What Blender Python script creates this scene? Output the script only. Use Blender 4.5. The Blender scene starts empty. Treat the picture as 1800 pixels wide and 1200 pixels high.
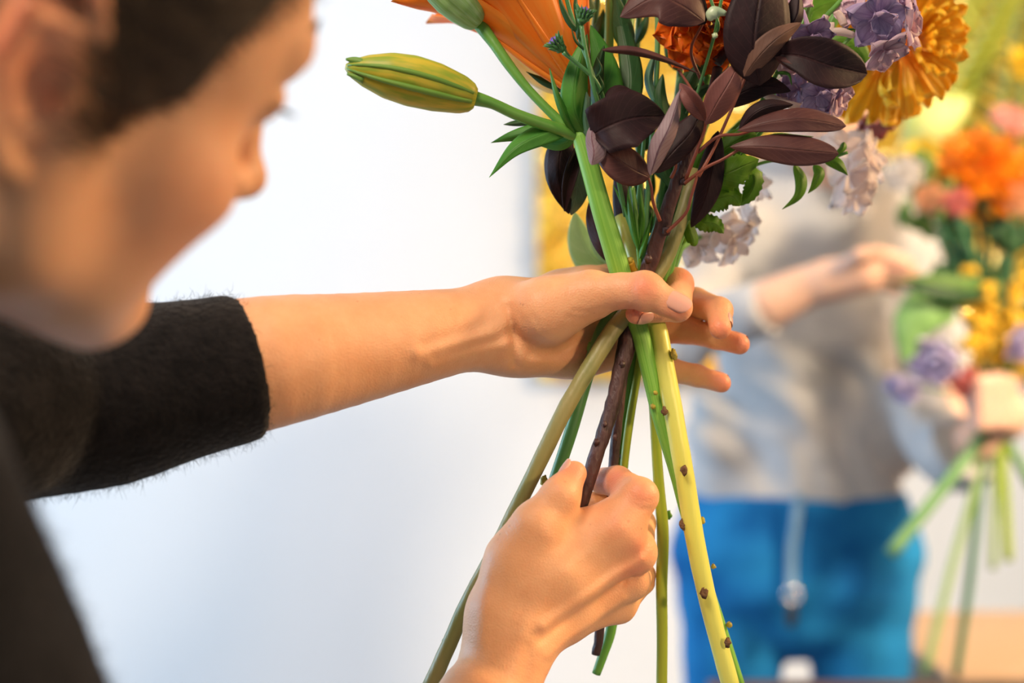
import bpy, math, random
import numpy as np
from mathutils import Vector, Matrix
S = bpy.context.scene
col = S.collection
CZ = 1.25
# ---------------------------------------------------------------- camera
cam_d = bpy.data.cameras.new('camera'); cam = bpy.data.objects.new('camera', cam_d); col.objects.link(cam)
cam.location = (0, 0, CZ); cam.rotation_euler = (math.radians(90), 0, 0)
cam_d.sensor_width = 36; cam_d.lens = 50; cam_d.clip_start = .01
cam_d.dof.use_dof = True; cam_d.dof.focus_distance = .825; cam_d.dof.aperture_fstop = 3.0
S.camera = cam
# ---------------------------------------------------------------- world, lamps, exposure
w = bpy.data.worlds.new('world'); S.world = w; w.use_nodes = True
bg = w.node_tree.nodes['Background']; bg.inputs[0].default_value = (.86, .92, 1, 1); bg.inputs[1].default_value = .21
def area(name, loc, target, size, power, colr, spread=180):
    l = bpy.data.lights.new(name, 'AREA'); l.shape = 'DISK'; l.size = size; l.energy = power; l.color = colr; l.spread = math.radians(spread)
    o = bpy.data.objects.new(name, l); col.objects.link(o); o.location = loc
    o.rotation_euler = (Vector(target) - Vector(loc)).to_track_quat('-Z', 'Y').to_euler()
    return o
area('key_lamp', (1.75, 1.0, 2.1), (0, .8, 1.2), .35, 43, (1, .63, .31))
area('hand_lamp', (-.52, .0, 2.3), (0.02, .82, 1.12), .5, 20, (1, .80, .64))
area('hand_fill', (.95, -.40, 1.55), (.005, .8, 1.05), .12, .38, (1, .66, .36), 27)  # added narrow warm fill, brightens the lower hand and spares the face
area('background_fill', (1.7, .4, 2.5), (1.0, 1.95, 1.15), .35, 19, (1, .80, .56), 75)  # added unseen fill to brighten the second person and far bouquet
area('wall_fill', (-.9, 2.3, 3.0), (-.9, 3.5, 1.5), 1.2, 19, (.96, .98, 1))  # added unseen fill above the frame, keeps the back wall near white
area('wall_fill', (1.6, 2.5, 3.0), (1.3, 3.5, 1.4), 1.0, 14, (1, .93, .82))  # second added wall fill, warmer, for the right side
area('window_light', (-2.6, 1.9, 1.5), (.4, 2.0, 1.0), 1.4, 66, (.50, .74, 1))
S.view_settings.view_transform = 'Standard'; S.view_settings.look = 'None'
S.view_settings.exposure = 0; S.view_settings.gamma = 1; S.view_settings.use_curve_mapping = False
# ---------------------------------------------------------------- helpers
def P(px, py, d):
    return Vector(((px - 900) / 2500 * d, d, CZ - (py - 600) / 2500 * d))
def PX(r, d=.83):
    return r / 2500 * d
def link_mesh(name, me, m=None, parent=None):
    o = bpy.data.objects.new(name, me); col.objects.link(o)
    if m: me.materials.append(m)
    if parent: o.parent = parent
    return o
def tag(o, label=None, cat=None, group=None, kind=None):
    if label: o['label'] = label
    if cat: o['category'] = cat
    if group: o['group'] = group
    if kind: o['kind'] = kind
    return o
def empty(name, loc=(0, 0, 0)):
    # parts are modelled in world space, so the empty keeps the identity and parts keep theirs
    o = bpy.data.objects.new(name, None); col.objects.link(o); o.empty_display_size = .05
    return o
def mesh_np(name, V, F, smooth=True):
    me = bpy.data.meshes.new(name)
    V = np.asarray(V, dtype=np.float32); F = np.asarray(F, dtype=np.int32)
    me.vertices.add(len(V)); me.vertices.foreach_set('co', V.ravel())
    n = F.shape[1]
    me.loops.add(F.size); me.loops.foreach_set('vertex_index', F.ravel())
    me.polygons.add(len(F)); me.polygons.foreach_set('loop_start', np.arange(0, F.size, n, dtype=np.int32))
    try: me.polygons.foreach_set('loop_total', np.full(len(F), n, dtype=np.int32))
    except Exception: pass
    me.update(calc_edges=True); me.validate()
    me.polygons.foreach_set('use_smooth', np.full(len(me.polygons), smooth)); me.update()
    return me
class NT:
    def __init__(s, name):
        s.m = bpy.data.materials.new(name); s.m.use_nodes = True
        s.t = s.m.node_tree; s.b = s.t.nodes['Principled BSDF']; s.out = s.t.nodes['Material Output']
    def n(s, typ, **kw):
        x = s.t.nodes.new(typ)
        for k, v in kw.items():
            if k.startswith('_'): setattr(x, k[1:], v)
            else:
                key = int(k[1:]) if k[0] == 'i' and k[1:].isdigit() else k
                x.inputs[key].default_value = v
        return x
    def l(s, a, b): s.t.links.new(a, b)
def C4(c): return (c[0], c[1], c[2], 1)
def mat(name, c1, c2=None, scale=20, rough=.5, bump=0, bscale=60, metal=0, transl=0, sss=0, stretch=None, spec=.5, sheen=0, detail=4):
    N = NT(name); b = N.b
    b.inputs['Roughness'].default_value = rough; b.inputs['Metallic'].default_value = metal
    b.inputs['Specular IOR Level'].default_value = spec
    if sheen: b.inputs['Sheen Weight'].default_value = sheen
    tc = N.n('ShaderNodeTexCoord'); src = tc.outputs['Object']
    if stretch:
        mp = N.n('ShaderNodeMapping'); mp.inputs['Scale'].default_value = stretch; N.l(src, mp.inputs[0]); src = mp.outputs[0]
    cs = None
    if c2:
        nz = N.n('ShaderNodeTexNoise', Scale=scale, Detail=detail); N.l(src, nz.inputs['Vector'])
        rp = N.n('ShaderNodeValToRGB'); rp.color_ramp.elements[0].position = .35; rp.color_ramp.elements[1].position = .65
        rp.color_ramp.elements[0].color = C4(c1); rp.color_ramp.elements[1].color = C4(c2)
        N.l(nz.outputs[0], rp.inputs[0]); cs = rp.outputs[0]; N.l(cs, b.inputs['Base Color'])
    else: b.inputs['Base Color'].default_value = C4(c1)
    if bump:
        nb = N.n('ShaderNodeTexNoise', Scale=bscale, Detail=6); N.l(src, nb.inputs['Vector'])
        bp = N.n('ShaderNodeBump', Strength=bump, Distance=.002); N.l(nb.outputs[0], bp.inputs['Height']); N.l(bp.outputs[0], b.inputs['Normal'])
    if sss:
        b.inputs['Subsurface Weight'].default_value = sss; b.inputs['Subsurface Scale'].default_value = .006
        b.inputs['Subsurface Radius'].default_value = (1, .35, .2)
    if transl:
        tr = N.n('ShaderNodeBsdfTranslucent'); tr.inputs[0].default_value = C4(c1)
        if cs: N.l(cs, tr.inputs[0])
        mx = N.n('ShaderNodeMixShader'); mx.inputs[0].default_value = transl
        N.l(b.outputs[0], mx.inputs[1]); N.l(tr.outputs[0], mx.inputs[2]); N.l(mx.outputs[0], N.out.inputs[0])
    return N.m
# ---------------------------------------------------------------- signed-distance modelling
def smin(a, b, k):
    if k <= 0: return np.minimum(a, b)
    h = np.clip(.5 + .5 * (b - a) / k, 0, 1)
    return b + (a - b) * h - k * h * (1 - h)
def seg_t(p, a, b):
    ab = b - a; t = np.clip(((p - a) @ ab) / max(float(ab @ ab), 1e-12), 0, 1)
    return t
def cap(p, a, b, ra, rb):
    a = np.asarray(a, np.float32); b = np.asarray(b, np.float32)
    t = seg_t(p, a, b)
    q = p - a - t[:, None] * (b - a)
    return np.sqrt((q * q).sum(1)) - (ra + t * (rb - ra))
def ell(p, c, r, M=None):
    q = p - np.asarray(c, np.float32)
    if M is not None: q = q @ M
    r = np.asarray(r, np.float32)
    k0 = np.sqrt(((q / r) ** 2).sum(1)); k1 = np.sqrt(((q / (r * r)) ** 2).sum(1))
    return k0 * (k0 - 1) / np.maximum(k1, 1e-9)
def chain(p, pts, rs, k=.004):
    d = None
    for i in range(len(pts) - 1):
        e = cap(p, pts[i], pts[i + 1], rs[i], rs[i + 1])
        d = e if d is None else smin(d, e, k)
    return d
def line_dist(p, pts):
    d = None
    for i in range(len(pts) - 1):
        e = cap(p, pts[i], pts[i + 1], 0, 0)
        d = e if d is None else np.minimum(d, e)
    return d
class Field:
    def __init__(s): s.g = []
    def add(s, lo, hi, fn, k=.01): s.g.append((np.array(lo, np.float32), np.array(hi, np.float32), fn, k))
    def __call__(s, p):
        out = np.full(len(p), .5, np.float32)
        for lo, hi, fn, k in s.g:
            m = ((p > lo) & (p < hi)).all(1)
            if m.any(): out[m] = smin(out[m], fn(p[m]).astype(np.float32), k)
        return out
def surface(field, lo, hi, h):
    lo = np.array(lo, np.float32); B = 8; bs = B * h
    nb = np.ceil((np.array(hi) - lo) / bs).astype(int)
    g = np.stack(np.meshgrid(*[np.arange(n) for n in nb], indexing='ij'), -1).reshape(-1, 3)
    keep = []
    for i in range(0, len(g), 400000):
        c = lo + (g[i:i + 400000] + .5) * bs
        keep.append(np.abs(field(c.astype(np.float32))) < bs * 1.25)
    g = g[np.concatenate(keep)]
    off = np.stack(np.meshgrid(*[np.arange(B + 1)] * 3, indexing='ij'), -1).reshape(-1, 3)
    NX = nb * B + 2
    Vs, Ks, Q = [], [], []
    def key(c): return (c[..., 0].astype(np.int64) * NX[1] + c[..., 1]) * NX[2] + c[..., 2]
    corners = np.array([[0, 0, 0], [1, 0, 0], [0, 1, 0], [1, 1, 0], [0, 0, 1], [1, 0, 1], [0, 1, 1], [1, 1, 1]])
    edges = [(0, 1), (2, 3), (4, 5), (6, 7), (0, 2), (1, 3), (4, 6), (5, 7), (0, 4), (1, 5), (2, 6), (3, 7)]
    for i in range(0, len(g), 1200):
        gb = g[i:i + 1200]
        ip = gb[:, None, :] * B + off[None]
        v = field((lo + ip.reshape(-1, 3) * h).astype(np.float32)).reshape(len(gb), B + 1, B + 1, B + 1)
        ins = v < 0
        cnt = sum(ins[:, a:a + B, b:b + B, c:c + B].astype(np.int8) for a, b, c in corners)
        m, a, b, c = np.nonzero((cnt > 0) & (cnt < 8))
        if len(m) == 0: continue
        cv = np.stack([v[m, a + x, b + y, c + z] for x, y, z in corners], 1)
        acc = np.zeros((len(m), 3)); n = np.zeros(len(m))
        for e0, e1 in edges:
            va, vb = cv[:, e0], cv[:, e1]; x = (va < 0) != (vb < 0)
            t = np.where(x, va / np.where(x, va - vb, 1), 0)[:, None]
            acc += np.where(x[:, None], corners[e0] + t * (corners[e1] - corners[e0]), 0); n += x
        cell = gb[m] * B + np.stack([a, b, c], 1)
        Vs.append(lo + (cell + acc / n[:, None]) * h); Ks.append(key(cell))
        for ax in range(3):
            s1 = [slice(0, B)] * 3; s2 = [slice(0, B)] * 3; s2[ax] = slice(1, B + 1)
            ia = ins[(slice(None),) + tuple(s1)]; ib = ins[(slice(None),) + tuple(s2)]
            m, a, b, c = np.nonzero(ia != ib)
            if len(m) == 0: continue
            e = gb[m] * B + np.stack([a, b, c], 1)
            u, w_ = [(1, 2), (2, 0), (0, 1)][ax]
            du = np.zeros(3, int); du[u] = 1; dw = np.zeros(3, int); dw[w_] = 1
            q = np.stack([key(e - du - dw), key(e - dw), key(e), key(e - du)], 1)
            fl = ~ia[m, a, b, c]
            q[fl] = q[fl][:, ::-1]
            Q.append(q)
    V = np.concatenate(Vs); K = np.concatenate(Ks); Q = np.concatenate(Q)
    o = np.argsort(K); Ks_ = K[o]
    ix = np.clip(np.searchsorted(Ks_, Q), 0, len(K) - 1)
    ok = (Ks_[ix] == Q).all(1)
    return V, o[ix[ok]]
def add_attr(me, name, vals):
    a = me.attributes.new(name, 'FLOAT', 'POINT'); a.data.foreach_set('value', np.asarray(vals, np.float32))
def AR(*pts): return [np.array(q, np.float32) for q in pts]
def PP(*pts): return [np.array(P(*q), np.float32) for q in pts]
def rotm(y, p, r):
    cy, sy, cp, sp, cr, sr = math.cos(y), math.sin(y), math.cos(p), math.sin(p), math.cos(r), math.sin(r)
    return np.array([[cy, -sy, 0], [sy, cy, 0], [0, 0, 1]]) @ np.array([[cp, 0, sp], [0, 1, 0], [-sp, 0, cp]]) @ np.array([[1, 0, 0], [0, cr, -sr], [0, sr, cr]])
def spline(pts, n):
    pts = np.array([list(q) for q in pts], float)
    if len(pts) == 2: return pts[0] + np.linspace(0, 1, n)[:, None] * (pts[1] - pts[0])
    e = np.vstack([2 * pts[0] - pts[1], pts, 2 * pts[-1] - pts[-2]])
    out = []
    for t in np.linspace(0, len(pts) - 1 - 1e-9, n):
        i = int(t); f = t - i; a, b, c, d = e[i], e[i + 1], e[i + 2], e[i + 3]
        out.append(.5 * (2 * b + (c - a) * f + (2 * a - 5 * b + 4 * c - d) * f * f + (3 * b - a - 3 * c + d) * f ** 3))
    return np.array(out)
class MB:
    """collects shapes into one mesh"""
    def __init__(s): s.V = []; s.F = []; s.UV = []; s.n = 0
    def add(s, V, F, uv=None):
        V = np.asarray(V, float); s.V.append(V); s.F += [tuple(int(i) + s.n for i in f) for f in F]
        s.UV.append(np.zeros((len(V), 2)) if uv is None else np.asarray(uv, float)); s.n += len(V)
        return s
    def build(s, name, m, parent=None, smooth=True):
        me = bpy.data.meshes.new(name); V = np.concatenate(s.V)
        me.from_pydata(V.tolist(), [], s.F)
        uvl = me.uv_layers.new(name='UVMap'); UV = np.concatenate(s.UV)
        li = np.zeros(len(me.loops), np.int32); me.loops.foreach_get('vertex_index', li)
        uvl.data.foreach_set('uv', UV[li].astype(np.float32).ravel())
        me.polygons.foreach_set('use_smooth', np.full(len(me.polygons), smooth)); me.update()
        return link_mesh(name, me, m, parent)
def tube(pts, rs, n=24, seg=10, capd=True, wob=0, seed=0):
    """round tube through pts; returns V,F,UV (in metres)"""
    c = spline(pts, n); R = np.interp(np.linspace(0, 1, n), np.linspace(0, 1, len(rs)), rs)
    if wob:
        rg = np.random.RandomState(seed); R = R * (1 + wob * rg.uniform(-1, 1, n)); c = c + rg.normal(0, 1, c.shape) * R[:, None] * wob * .6
    V = []; uv = []
    t = np.gradient(c, axis=0); t /= np.linalg.norm(t, axis=1)[:, None]
    u = np.cross(t[0], [0, 1, .1]); u /= np.linalg.norm(u)
    for i in range(n):
        u = u - t[i] * (u @ t[i]); u /= np.linalg.norm(u); v = np.cross(t[i], u)
        for j in range(seg):
            a = 2 * math.pi * j / seg
            V.append(c[i] + R[i] * (math.cos(a) * u + math.sin(a) * v)); uv.append((j / seg, i / (n - 1)))
    F = [(i * seg + j, i * seg + (j + 1) % seg, (i + 1) * seg + (j + 1) % seg, (i + 1) * seg + j) for i in range(n - 1) for j in range(seg)]
    if capd:
        F.append(tuple(range(seg))[::-1]); F.append(tuple((n - 1) * seg + j for j in range(seg)))
    return V, F, uv
def sheet(G, th=.00035):
    """double-sided thin sheet from a grid of points G[n][m]; returns V,F,UV"""
    G = np.asarray(G, float); n, m = G.shape[:2]
    du = np.gradient(G, axis=0); dv = np.gradient(G, axis=1)
    N = np.cross(du, dv); N /= np.maximum(np.linalg.norm(N, axis=2), 1e-9)[..., None]
    top = (G + N * th / 2).reshape(-1, 3); bot = (G - N * th / 2).reshape(-1, 3)
    F = []; o = n * m
    for i in range(n - 1):
        for j in range(m - 1):
            a, b, c, d = i * m + j, i * m + j + 1, (i + 1) * m + j + 1, (i + 1) * m + j
            F.append((a, d, c, b)); F.append((a + o, b + o, c + o, d + o))
    for i in range(n - 1):
        a, d = i * m, (i + 1) * m; F.append((a, a + o, d + o, d))
        b, c = i * m + m - 1, (i + 1) * m + m - 1; F.append((b, c, c + o, b + o))
    uv = [(j / (m - 1), i / (n - 1)) for i in range(n) for j in range(m)]
    return np.vstack([top, bot]), F, uv + uv
def prof(kind, t):
    if kind == 'oval': return np.sin(np.pi * t ** .85) ** .75
    if kind == 'lance': return np.sin(np.pi * t ** .7) ** 1.0 * (1 - t * .15)
    if kind == 'obov': return np.clip(np.sin(np.pi * t ** 1.45), 0, 1) ** .55
    if kind == 'strap': return np.clip(np.minimum(t * 8, 1) * np.minimum((1 - t) * 3, 1) ** .7, 0, 1) * (.75 + .25 * t)
    if kind == 'blade': return np.clip(1 - t, 0, 1) ** .6 * (.6 + .4 * np.sin(np.pi * t))
    return np.sin(np.pi * t)
def leaf_grid(spine, wl, wr=None, kind='oval', dl=0, dr=0, fold=0, wave=0, wf=5, n=22, m=9, seed=0, ser=0, tip=None):
    """spine: (px,py,depth) points; wl/wr: side widths in photo px; dl/dr: how far (mm) each edge comes nearer(-)/farther(+)"""
    wr = wl if wr is None else wr
    d0 = np.mean([q[2] for q in spine]); rg = random.Random(seed); ph = rg.random() * 6
    sp = spline(spine, n); G = np.zeros((n, m, 3))
    tg = np.gradient(sp[:, :2], axis=0); tg /= np.maximum(np.linalg.norm(tg, axis=1), 1e-9)[:, None]
    for i in range(n):
        t = i / (n - 1); pw = float(prof(kind, np.array(min(max(t, .0005), .9995))))
        nx, ny = -tg[i, 1], tg[i, 0]
        for j in range(m):
            s = 2 * j / (m - 1) - 1
            W = (wl if s < 0 else wr) * pw * (1 + ser * (abs(s) > .9) * ((i % 2) * 2 - 1))
            dz = (dl if s < 0 else dr) * abs(s) ** 1.4 * pw / 1000 + fold * abs(s) * pw / 1000
            dz += wave / 1000 * math.sin(ph + wf * t * 6.28 + (2 if s > 0 else 0)) * abs(s) ** 2 * min(1, pw * 2)
            G[i, j] = P(sp[i, 0] + nx * s * W, sp[i, 1] + ny * s * W, sp[i, 2] + dz)
    return G
# ================================================================ room
def box(x0, x1, y0, y1, z0, z1):
    V = [(x, y, z) for x in (x0, x1) for y in (y0, y1) for z in (z0, z1)]
    F = [(0, 1, 3, 2), (4, 6, 7, 5), (0, 4, 5, 1), (2, 3, 7, 6), (0, 2, 6, 4), (1, 5, 7, 3)]
    return V, F
WALL = mat('wall_paint', (.79, .80, .815), (.77, .785, .80), scale=3, rough=.85, bump=.1, bscale=120)
wb = MB(); wb.add(*box(-5, 5, 3.5, 3.65, 0, 3.2)); tag(wb.build('wall_back', WALL, smooth=False), kind='structure')
FLOOR = mat('floor_concrete', (.42, .44, .46), (.36, .38, .41), scale=6, rough=.6)
wb = MB(); wb.add(*box(-5, 5, -2, 3.5, -.1, 0)); tag(wb.build('floor', FLOOR, smooth=False), kind='structure')

# gold foil hanging on the wall: overlapping crinkled strips
GOLD = NT('gold_foil')
g_ = GOLD.b; g_.inputs['Metallic'].default_value = .75; g_.inputs['Roughness'].default_value = .34; g_.inputs['Base Color'].default_value = (.96, .60, .07, 1)
tc = GOLD.n('ShaderNodeTexCoord'); vo = GOLD.n('ShaderNodeTexVoronoi', Scale=26); GOLD.l(tc.outputs['Object'], vo.inputs['Vector'])
nz = GOLD.n('ShaderNodeTexNoise', Scale=14, Detail=5); GOLD.l(tc.outputs['Object'], nz.inputs['Vector'])
ad = GOLD.n('ShaderNodeMath', _operation='ADD'); GOLD.l(vo.outputs['Distance'], ad.inputs[0]); GOLD.l(nz.outputs[0], ad.inputs[1])
bp = GOLD.n('ShaderNodeBump', Strength=.9, Distance=.03); GOLD.l(ad.outputs[0], bp.inputs['Height']); GOLD.l(bp.outputs[0], g_.inputs['Normal'])
foil = empty('foil_curtain'); tag(foil, 'shimmering gold foil curtain hanging on the white back wall', 'curtain')
x_l = P(944, 0, 3.44).x; z_b = P(0, 668, 3.44).z; rgf = np.random.RandomState(8)
nst = 34; wst = .062
for i in range(nst):
    G = []
    for r_ in range(40):
        z = 2.55 - (2.55 - z_b - .004 * rgf.rand()) * r_ / 39
        row = []
        for c_ in range(5):
            row.append((x_l + i * wst + c_ / 4 * wst * 1.12, 3.44 - .012 * math.sin(c_ / 4 * math.pi) - .010 * math.sin(r_ * .9 + i * 2.1) * rgf.rand() + rgf.normal(0, .0035) + .006 * (i % 2), z))
        G.append(row)
    mb = MB(); mb.add(*sheet(G, .001)); mb.build('foil_strip', GOLD.m, foil, smooth=False)
mb = MB(); mb.add(*tube([(x_l - .02, 3.45, 2.56), (x_l + nst * wst + .02, 3.45, 2.56)], [.012, .012], 4, 10)); mb.build('rail', mat('rail_brass', (.7, .5, .2), rough=.3, metal=1), foil)
# gold sequins glittering over the foil
SEQ = mat('sequin', (1.0, .80, .32), rough=.16, metal=1)
mb = MB()
for _ in range(1500):
    x = x_l + .01 + rgf.rand() * (nst * wst - .02) * (rgf.rand() ** .5 if rgf.rand() < .5 else 1); z = z_b + .01 + rgf.rand() * 1.2; y = 3.405 - rgf.rand() * .01
    nrm_ = np.array((rgf.normal(.1, .5), -1, rgf.normal(.25, .45))); nrm_ /= np.linalg.norm(nrm_)
    u = np.cross(nrm_, (0, 0, 1)); u /= np.linalg.norm(u); v = np.cross(nrm_, u)
    V = [np.array((x, y, z)) + .008 * (math.cos(a) * u + math.sin(a) * v) for a in [k * math.pi / 4 for k in range(8)]]
    mb.add(V, [tuple(range(8))])
tag(mb.build('sequins', SEQ, foil, smooth=False), kind='stuff')
# tables
WOOD = mat('pale_wood', (.56, .37, .23), (.50, .32, .19), scale=8, rough=.5, bump=.1, stretch=(1, 8, 1))
DARKW = mat('dark_wood', (.06, .035, .03), (.09, .05, .04), scale=10, rough=.45, stretch=(1, 8, 1))
def table(name, x0, x1, y0, y1, zt, m_top, m_edge, lab, overhang=.03, dx=0):
    t = empty(name); tag(t, lab, 'table')
    mb = MB(); mb.add(*box(x0, x1, y0, y1, zt - .012, zt)); mb.build('table_top', m_top, t, False)
    mb = MB(); mb.add(*box(x0 + .004, x1 - .004, y0 + .004, y1 - .004, zt - .055, zt - .0125)); mb.build('edge_band', m_edge, t, False)
    for lx in (x0 + .04, x1 - .10):
        for ly in (y0 + .04, y1 - .10):
            mb = MB(); mb.add(*box(lx, lx + .06, ly, ly + .06, 0, zt - .055)); mb.build('leg', m_edge, t, False)
    return t
table('table', .62, 2.4, 2.02, 2.50, .776, WOOD, DARKW, 'pale wooden table with a dark edge at the lower right behind the stems')
table('workbench', .22, 2.0, .95, 1.60, .8695, DARKW, DARKW, 'dark workbench whose top edge shows along the bottom of the frame below the jeans')
# ================================================================ florist in the foreground
HR = rotm(math.radians(42), math.radians(17), math.radians(18)); HT = np.array([-.1925, .52, .1055 + CZ]); HS = 1.05
def h2w(q): return (np.asarray(q, float) * HS) @ HR.T + HT
def w2h(p): return ((p - HT.astype(np.float32)) @ HR.astype(np.float32)) / HS
def head_local(q):
    y = np.abs(q[:, 1]); m = np.stack([q[:, 0], y, q[:, 2]], 1)
    d = ell(q, (0, 0, .042), (.096, .075, .084))
    d = smin(d, ell(q, (.045, 0, .045), (.054, .062, .06)), .02)
    d = smin(d, ell(q, (.041, 0, -.02), (.044, .059, .062)), .02)
    d = smin(d, ell(m, (.060, .042, -.014), (.026, .020, .018)), .02)
    d = smin(d, ell(m, (.045, .034, -.036), (.027, .023, .030)), .02)
    d = smin(d, cap(m, (.012, .056, -.05), (.067, .014, -.072), .014, .013), .025)
    d = smin(d, cap(m, (.003, .060, .0), (.012, .054, -.05), .016, .014), .025)
    d = smin(d, ell(q, (.076, 0, -.067), (.0155, .018, .012)), .015)
    d = smin(d, ell(q, (.064, 0, -.038), (.022, .026, .023)), .015)
    d = smin(d, cap(m, (.0980, .008, .046), (.083, .040, .047), .0105, .010), .010)
    d = smin(d, cap(q, (.096, 0, .026), (.107, 0, -.003), .0080, .0080), .010)
    d = smin(d, ell(q, (.108, 0, -.003), (.0105, .0100, .0088)), .006)
    d = smin(d, ell(m, (.098, .012, -.007), (.010, .0070, .0075)), .005)
    e = ell(m, (.100, .031, .027), (.012, .015, .011)); d = -smin(-d, e, .012)
    d = smin(d, ell(m, (.081, .031, .027), (.0135, .0145, .0125)), .003)
    d = smin(d, cap(m, (.096, .022, .0285), (.088, .042, .028), .0022, .0018), .004)
    d = smin(d, cap(m, (.0865, .0, -.0325), (.078, .021, -.0365), .0042, .002), .004)
    d = smin(d, cap(m, (.0850, .0, -.0410), (.077, .019, -.0385), .0052, .002), .004)
    n1 = cap(m, (.101, .007, -.015), (.098, .008, -.008), .0032, .002); d = -smin(-d, n1, .003)
    # ear
    ear = ell(m, (-.013, .079, .005), (.018, .006, .030))
    hx = AR((.004, .073, .006), (.004, .080, .020), (-.006, .086, .034), (-.021, .090, .035), (-.031, .090, .021), (-.031, .088, .003), (-.022, .084, -.014), (-.010, .078, -.026), (-.002, .074, -.028))
    ear = smin(ear, chain(m, hx, [.003, .0036, .0040, .0042, .0040, .0036, .0040, .0055, .0045], .002), .004)
    ear = -smin(-ear, ell(m, (-.005, .087, -.002), (.010, .010, .011)), .004)
    ear = -smin(-ear, cap(m, (.0, .092, .018), (-.020, .095, .024), .004, .004), .004)
    ear = smin(ear, chain(m, AR((-.004, .083, .018), (-.019, .086, .017), (-.021, .084, .0), (-.013, .081, -.013)), [.003, .0035, .0035, .004], .002), .003)
    ear = smin(ear, cap(m, (.004, .074, -.002), (.003, .080, -.005), .005, .004), .003)
    d = smin(d, ear, .004)
    # neck
    d = smin(d, cap(q, (-.02, 0, -.03), (-.055, 0, -.15), .052, .056), .03)
    return d
# joints (photo px, px, metres from the camera)
R_ = lambda *r: [PX(x) for x in r]
LH = dict(
 arm=(PP((70, 715, .76), (435, 643, .775), (600, 616, .80), (750, 590, .822), (880, 568, .845)), R_(135, 112, 97, 80, 66)),
 thumb=(PP((965, 548, .832), (1040, 518, .822), (1092, 511, .812), (1132, 511, .806), (1192, 541, .802)), R_(50, 34, 27.5, 29.5, 24)),
 index=(PP((1078, 496, .888), (1190, 500, .868), (1191, 540, .838), (1118, 551, .818)), R_(31, 30, 25, 18.5)),
 middle=(PP((1112, 540, .900), (1222, 532, .892), (1264, 546, .868), (1266, 577, .853)), R_(30, 28, 24.5, 20)),
 ring=(PP((1105, 580, .900), (1205, 580, .888), (1258, 592, .877), (1300, 605, .870)), R_(30, 25, 22, 19)),
 little=(PP((1090, 615, .893), (1175, 650, .882), (1225, 660, .876), (1268, 673, .870)), R_(28, 24, 20, 18)))
def tubes(p, pts, rs, n=15):
    c = spline(pts, n).astype(np.float32); r = np.interp(np.linspace(0, 1, n), np.linspace(0, 1, len(rs)), rs)
    d = cap(p, c[0], c[1], r[0], r[1])
    for i in range(1, n - 1): d = np.minimum(d, cap(p, c[i], c[i + 1], r[i], r[i + 1]))
    return d
def ldist(p, pts):
    k = np.array((1, .07, 1), np.float32); return line_dist(p * k, [q * k for q in pts])
def left_hand(p):
    d = tubes(p, *LH['arm'])
    wr = PP((880, 568, .845))[0]
    # flatten the wrist: metacarpal fan
    palm = chain(p, PP((885, 545, .848), (985, 512, .878), (1078, 498, .886)), R_(44, 34, 30), .01)
    for q in (((885, 560, .85), (1000, 545, .884), (1112, 540, .898)), ((888, 580, .85), (1000, 580, .882), (1105, 580, .898)), ((895, 598, .848), (990, 612, .866), (1090, 615, .890))):
        palm = smin(palm, chain(p, PP(*q), R_(44, 36, 29), .01), .014)
    palm = smin(palm, chain(p, PP((930, 606, .852), (1030, 612, .866), (1105, 606, .882)), R_(42, 40, 34), .01), .016)
    palm = smin(palm, chain(p, PP((915, 604, .842), (1000, 620, .850)), R_(38, 32), .01), .016)
    th = chain(p, PP((905, 552, .838), (960, 545, .826), (1035, 520, .822)), R_(46, 52, 37), .01)
    web = cap(p, *PP((1010, 520, .845), (1040, 500, .872)), PX(34), PX(28))
    d = smin(d, palm, .022); d = smin(d, th, .008); d = smin(d, web, .016)
    base = d
    t = chain(p, *LH['thumb'], k=.006)
    t = smin(t, ell(p, P(1134, 511, .804), R_(31, 29, 31)), .004)
    d = smin(base, t, .010)
    for f in ('index', 'middle', 'ring', 'little'):
        c = chain(p, *LH[f], k=.003)
        d = np.minimum(d, smin(base, c, .009))
    # tendons, veins, creases
    def ft(pts, w_, a):
        nonlocal d
        L = ldist(p, PP(*pts)); d = d - 1.1 * a * np.exp(-(L / w_) ** 2)
    ft(((740, 622, .797), (800, 604, .805), (860, 586, .816)), .005, .0012)
    ft(((760, 640, .80), (830, 618, .810), (890, 604, .822)), .004, .0010)
    ft(((750, 607, .797), (800, 590, .803), (850, 574, .812)), .004, -.0009)
    ft(((770, 630, .80), (820, 612, .808), (880, 596, .818)), .0034, -.0009)
    ft(((893, 540, .812), (903, 580, .812), (905, 640, .818)), .0026, -.0014)
    ft(((900, 585, .80), (935, 618, .806), (985, 622, .812), (1050, 590, .818)), .0042, -.0028)
    ft(((898, 560, .80), (912, 590, .800), (940, 605, .80)), .0022, -.0009)
    ft(((910, 550, .79), (925, 580, .79), (955, 597, .79)), .0020, -.0006)
    ft(((1118, 485, .79), (1114, 515, .787), (1120, 538, .79)), .0018, -.0010)
    ft(((1108, 487, .79), (1106, 515, .79), (1108, 538, .79)), .0015, -.0006)
    ft(((1150, 545, .785), (1160, 560, .782), (1185, 562, .78)), .0020, -.0006)
    for q in (((925, 560, .8), (940, 590, .8), (968, 607, .8)), ((938, 556, .8), (952, 582, .8), (975, 598, .8)), ((905, 600, .8), (918, 618, .8), (945, 634, .8)), ((1000, 556, .8), (1030, 560, .8), (1052, 552, .8)), ((1010, 545, .8), (1040, 548, .8), (1060, 540, .8))): ft(q, .0013, -.0005)
    return d
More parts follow.
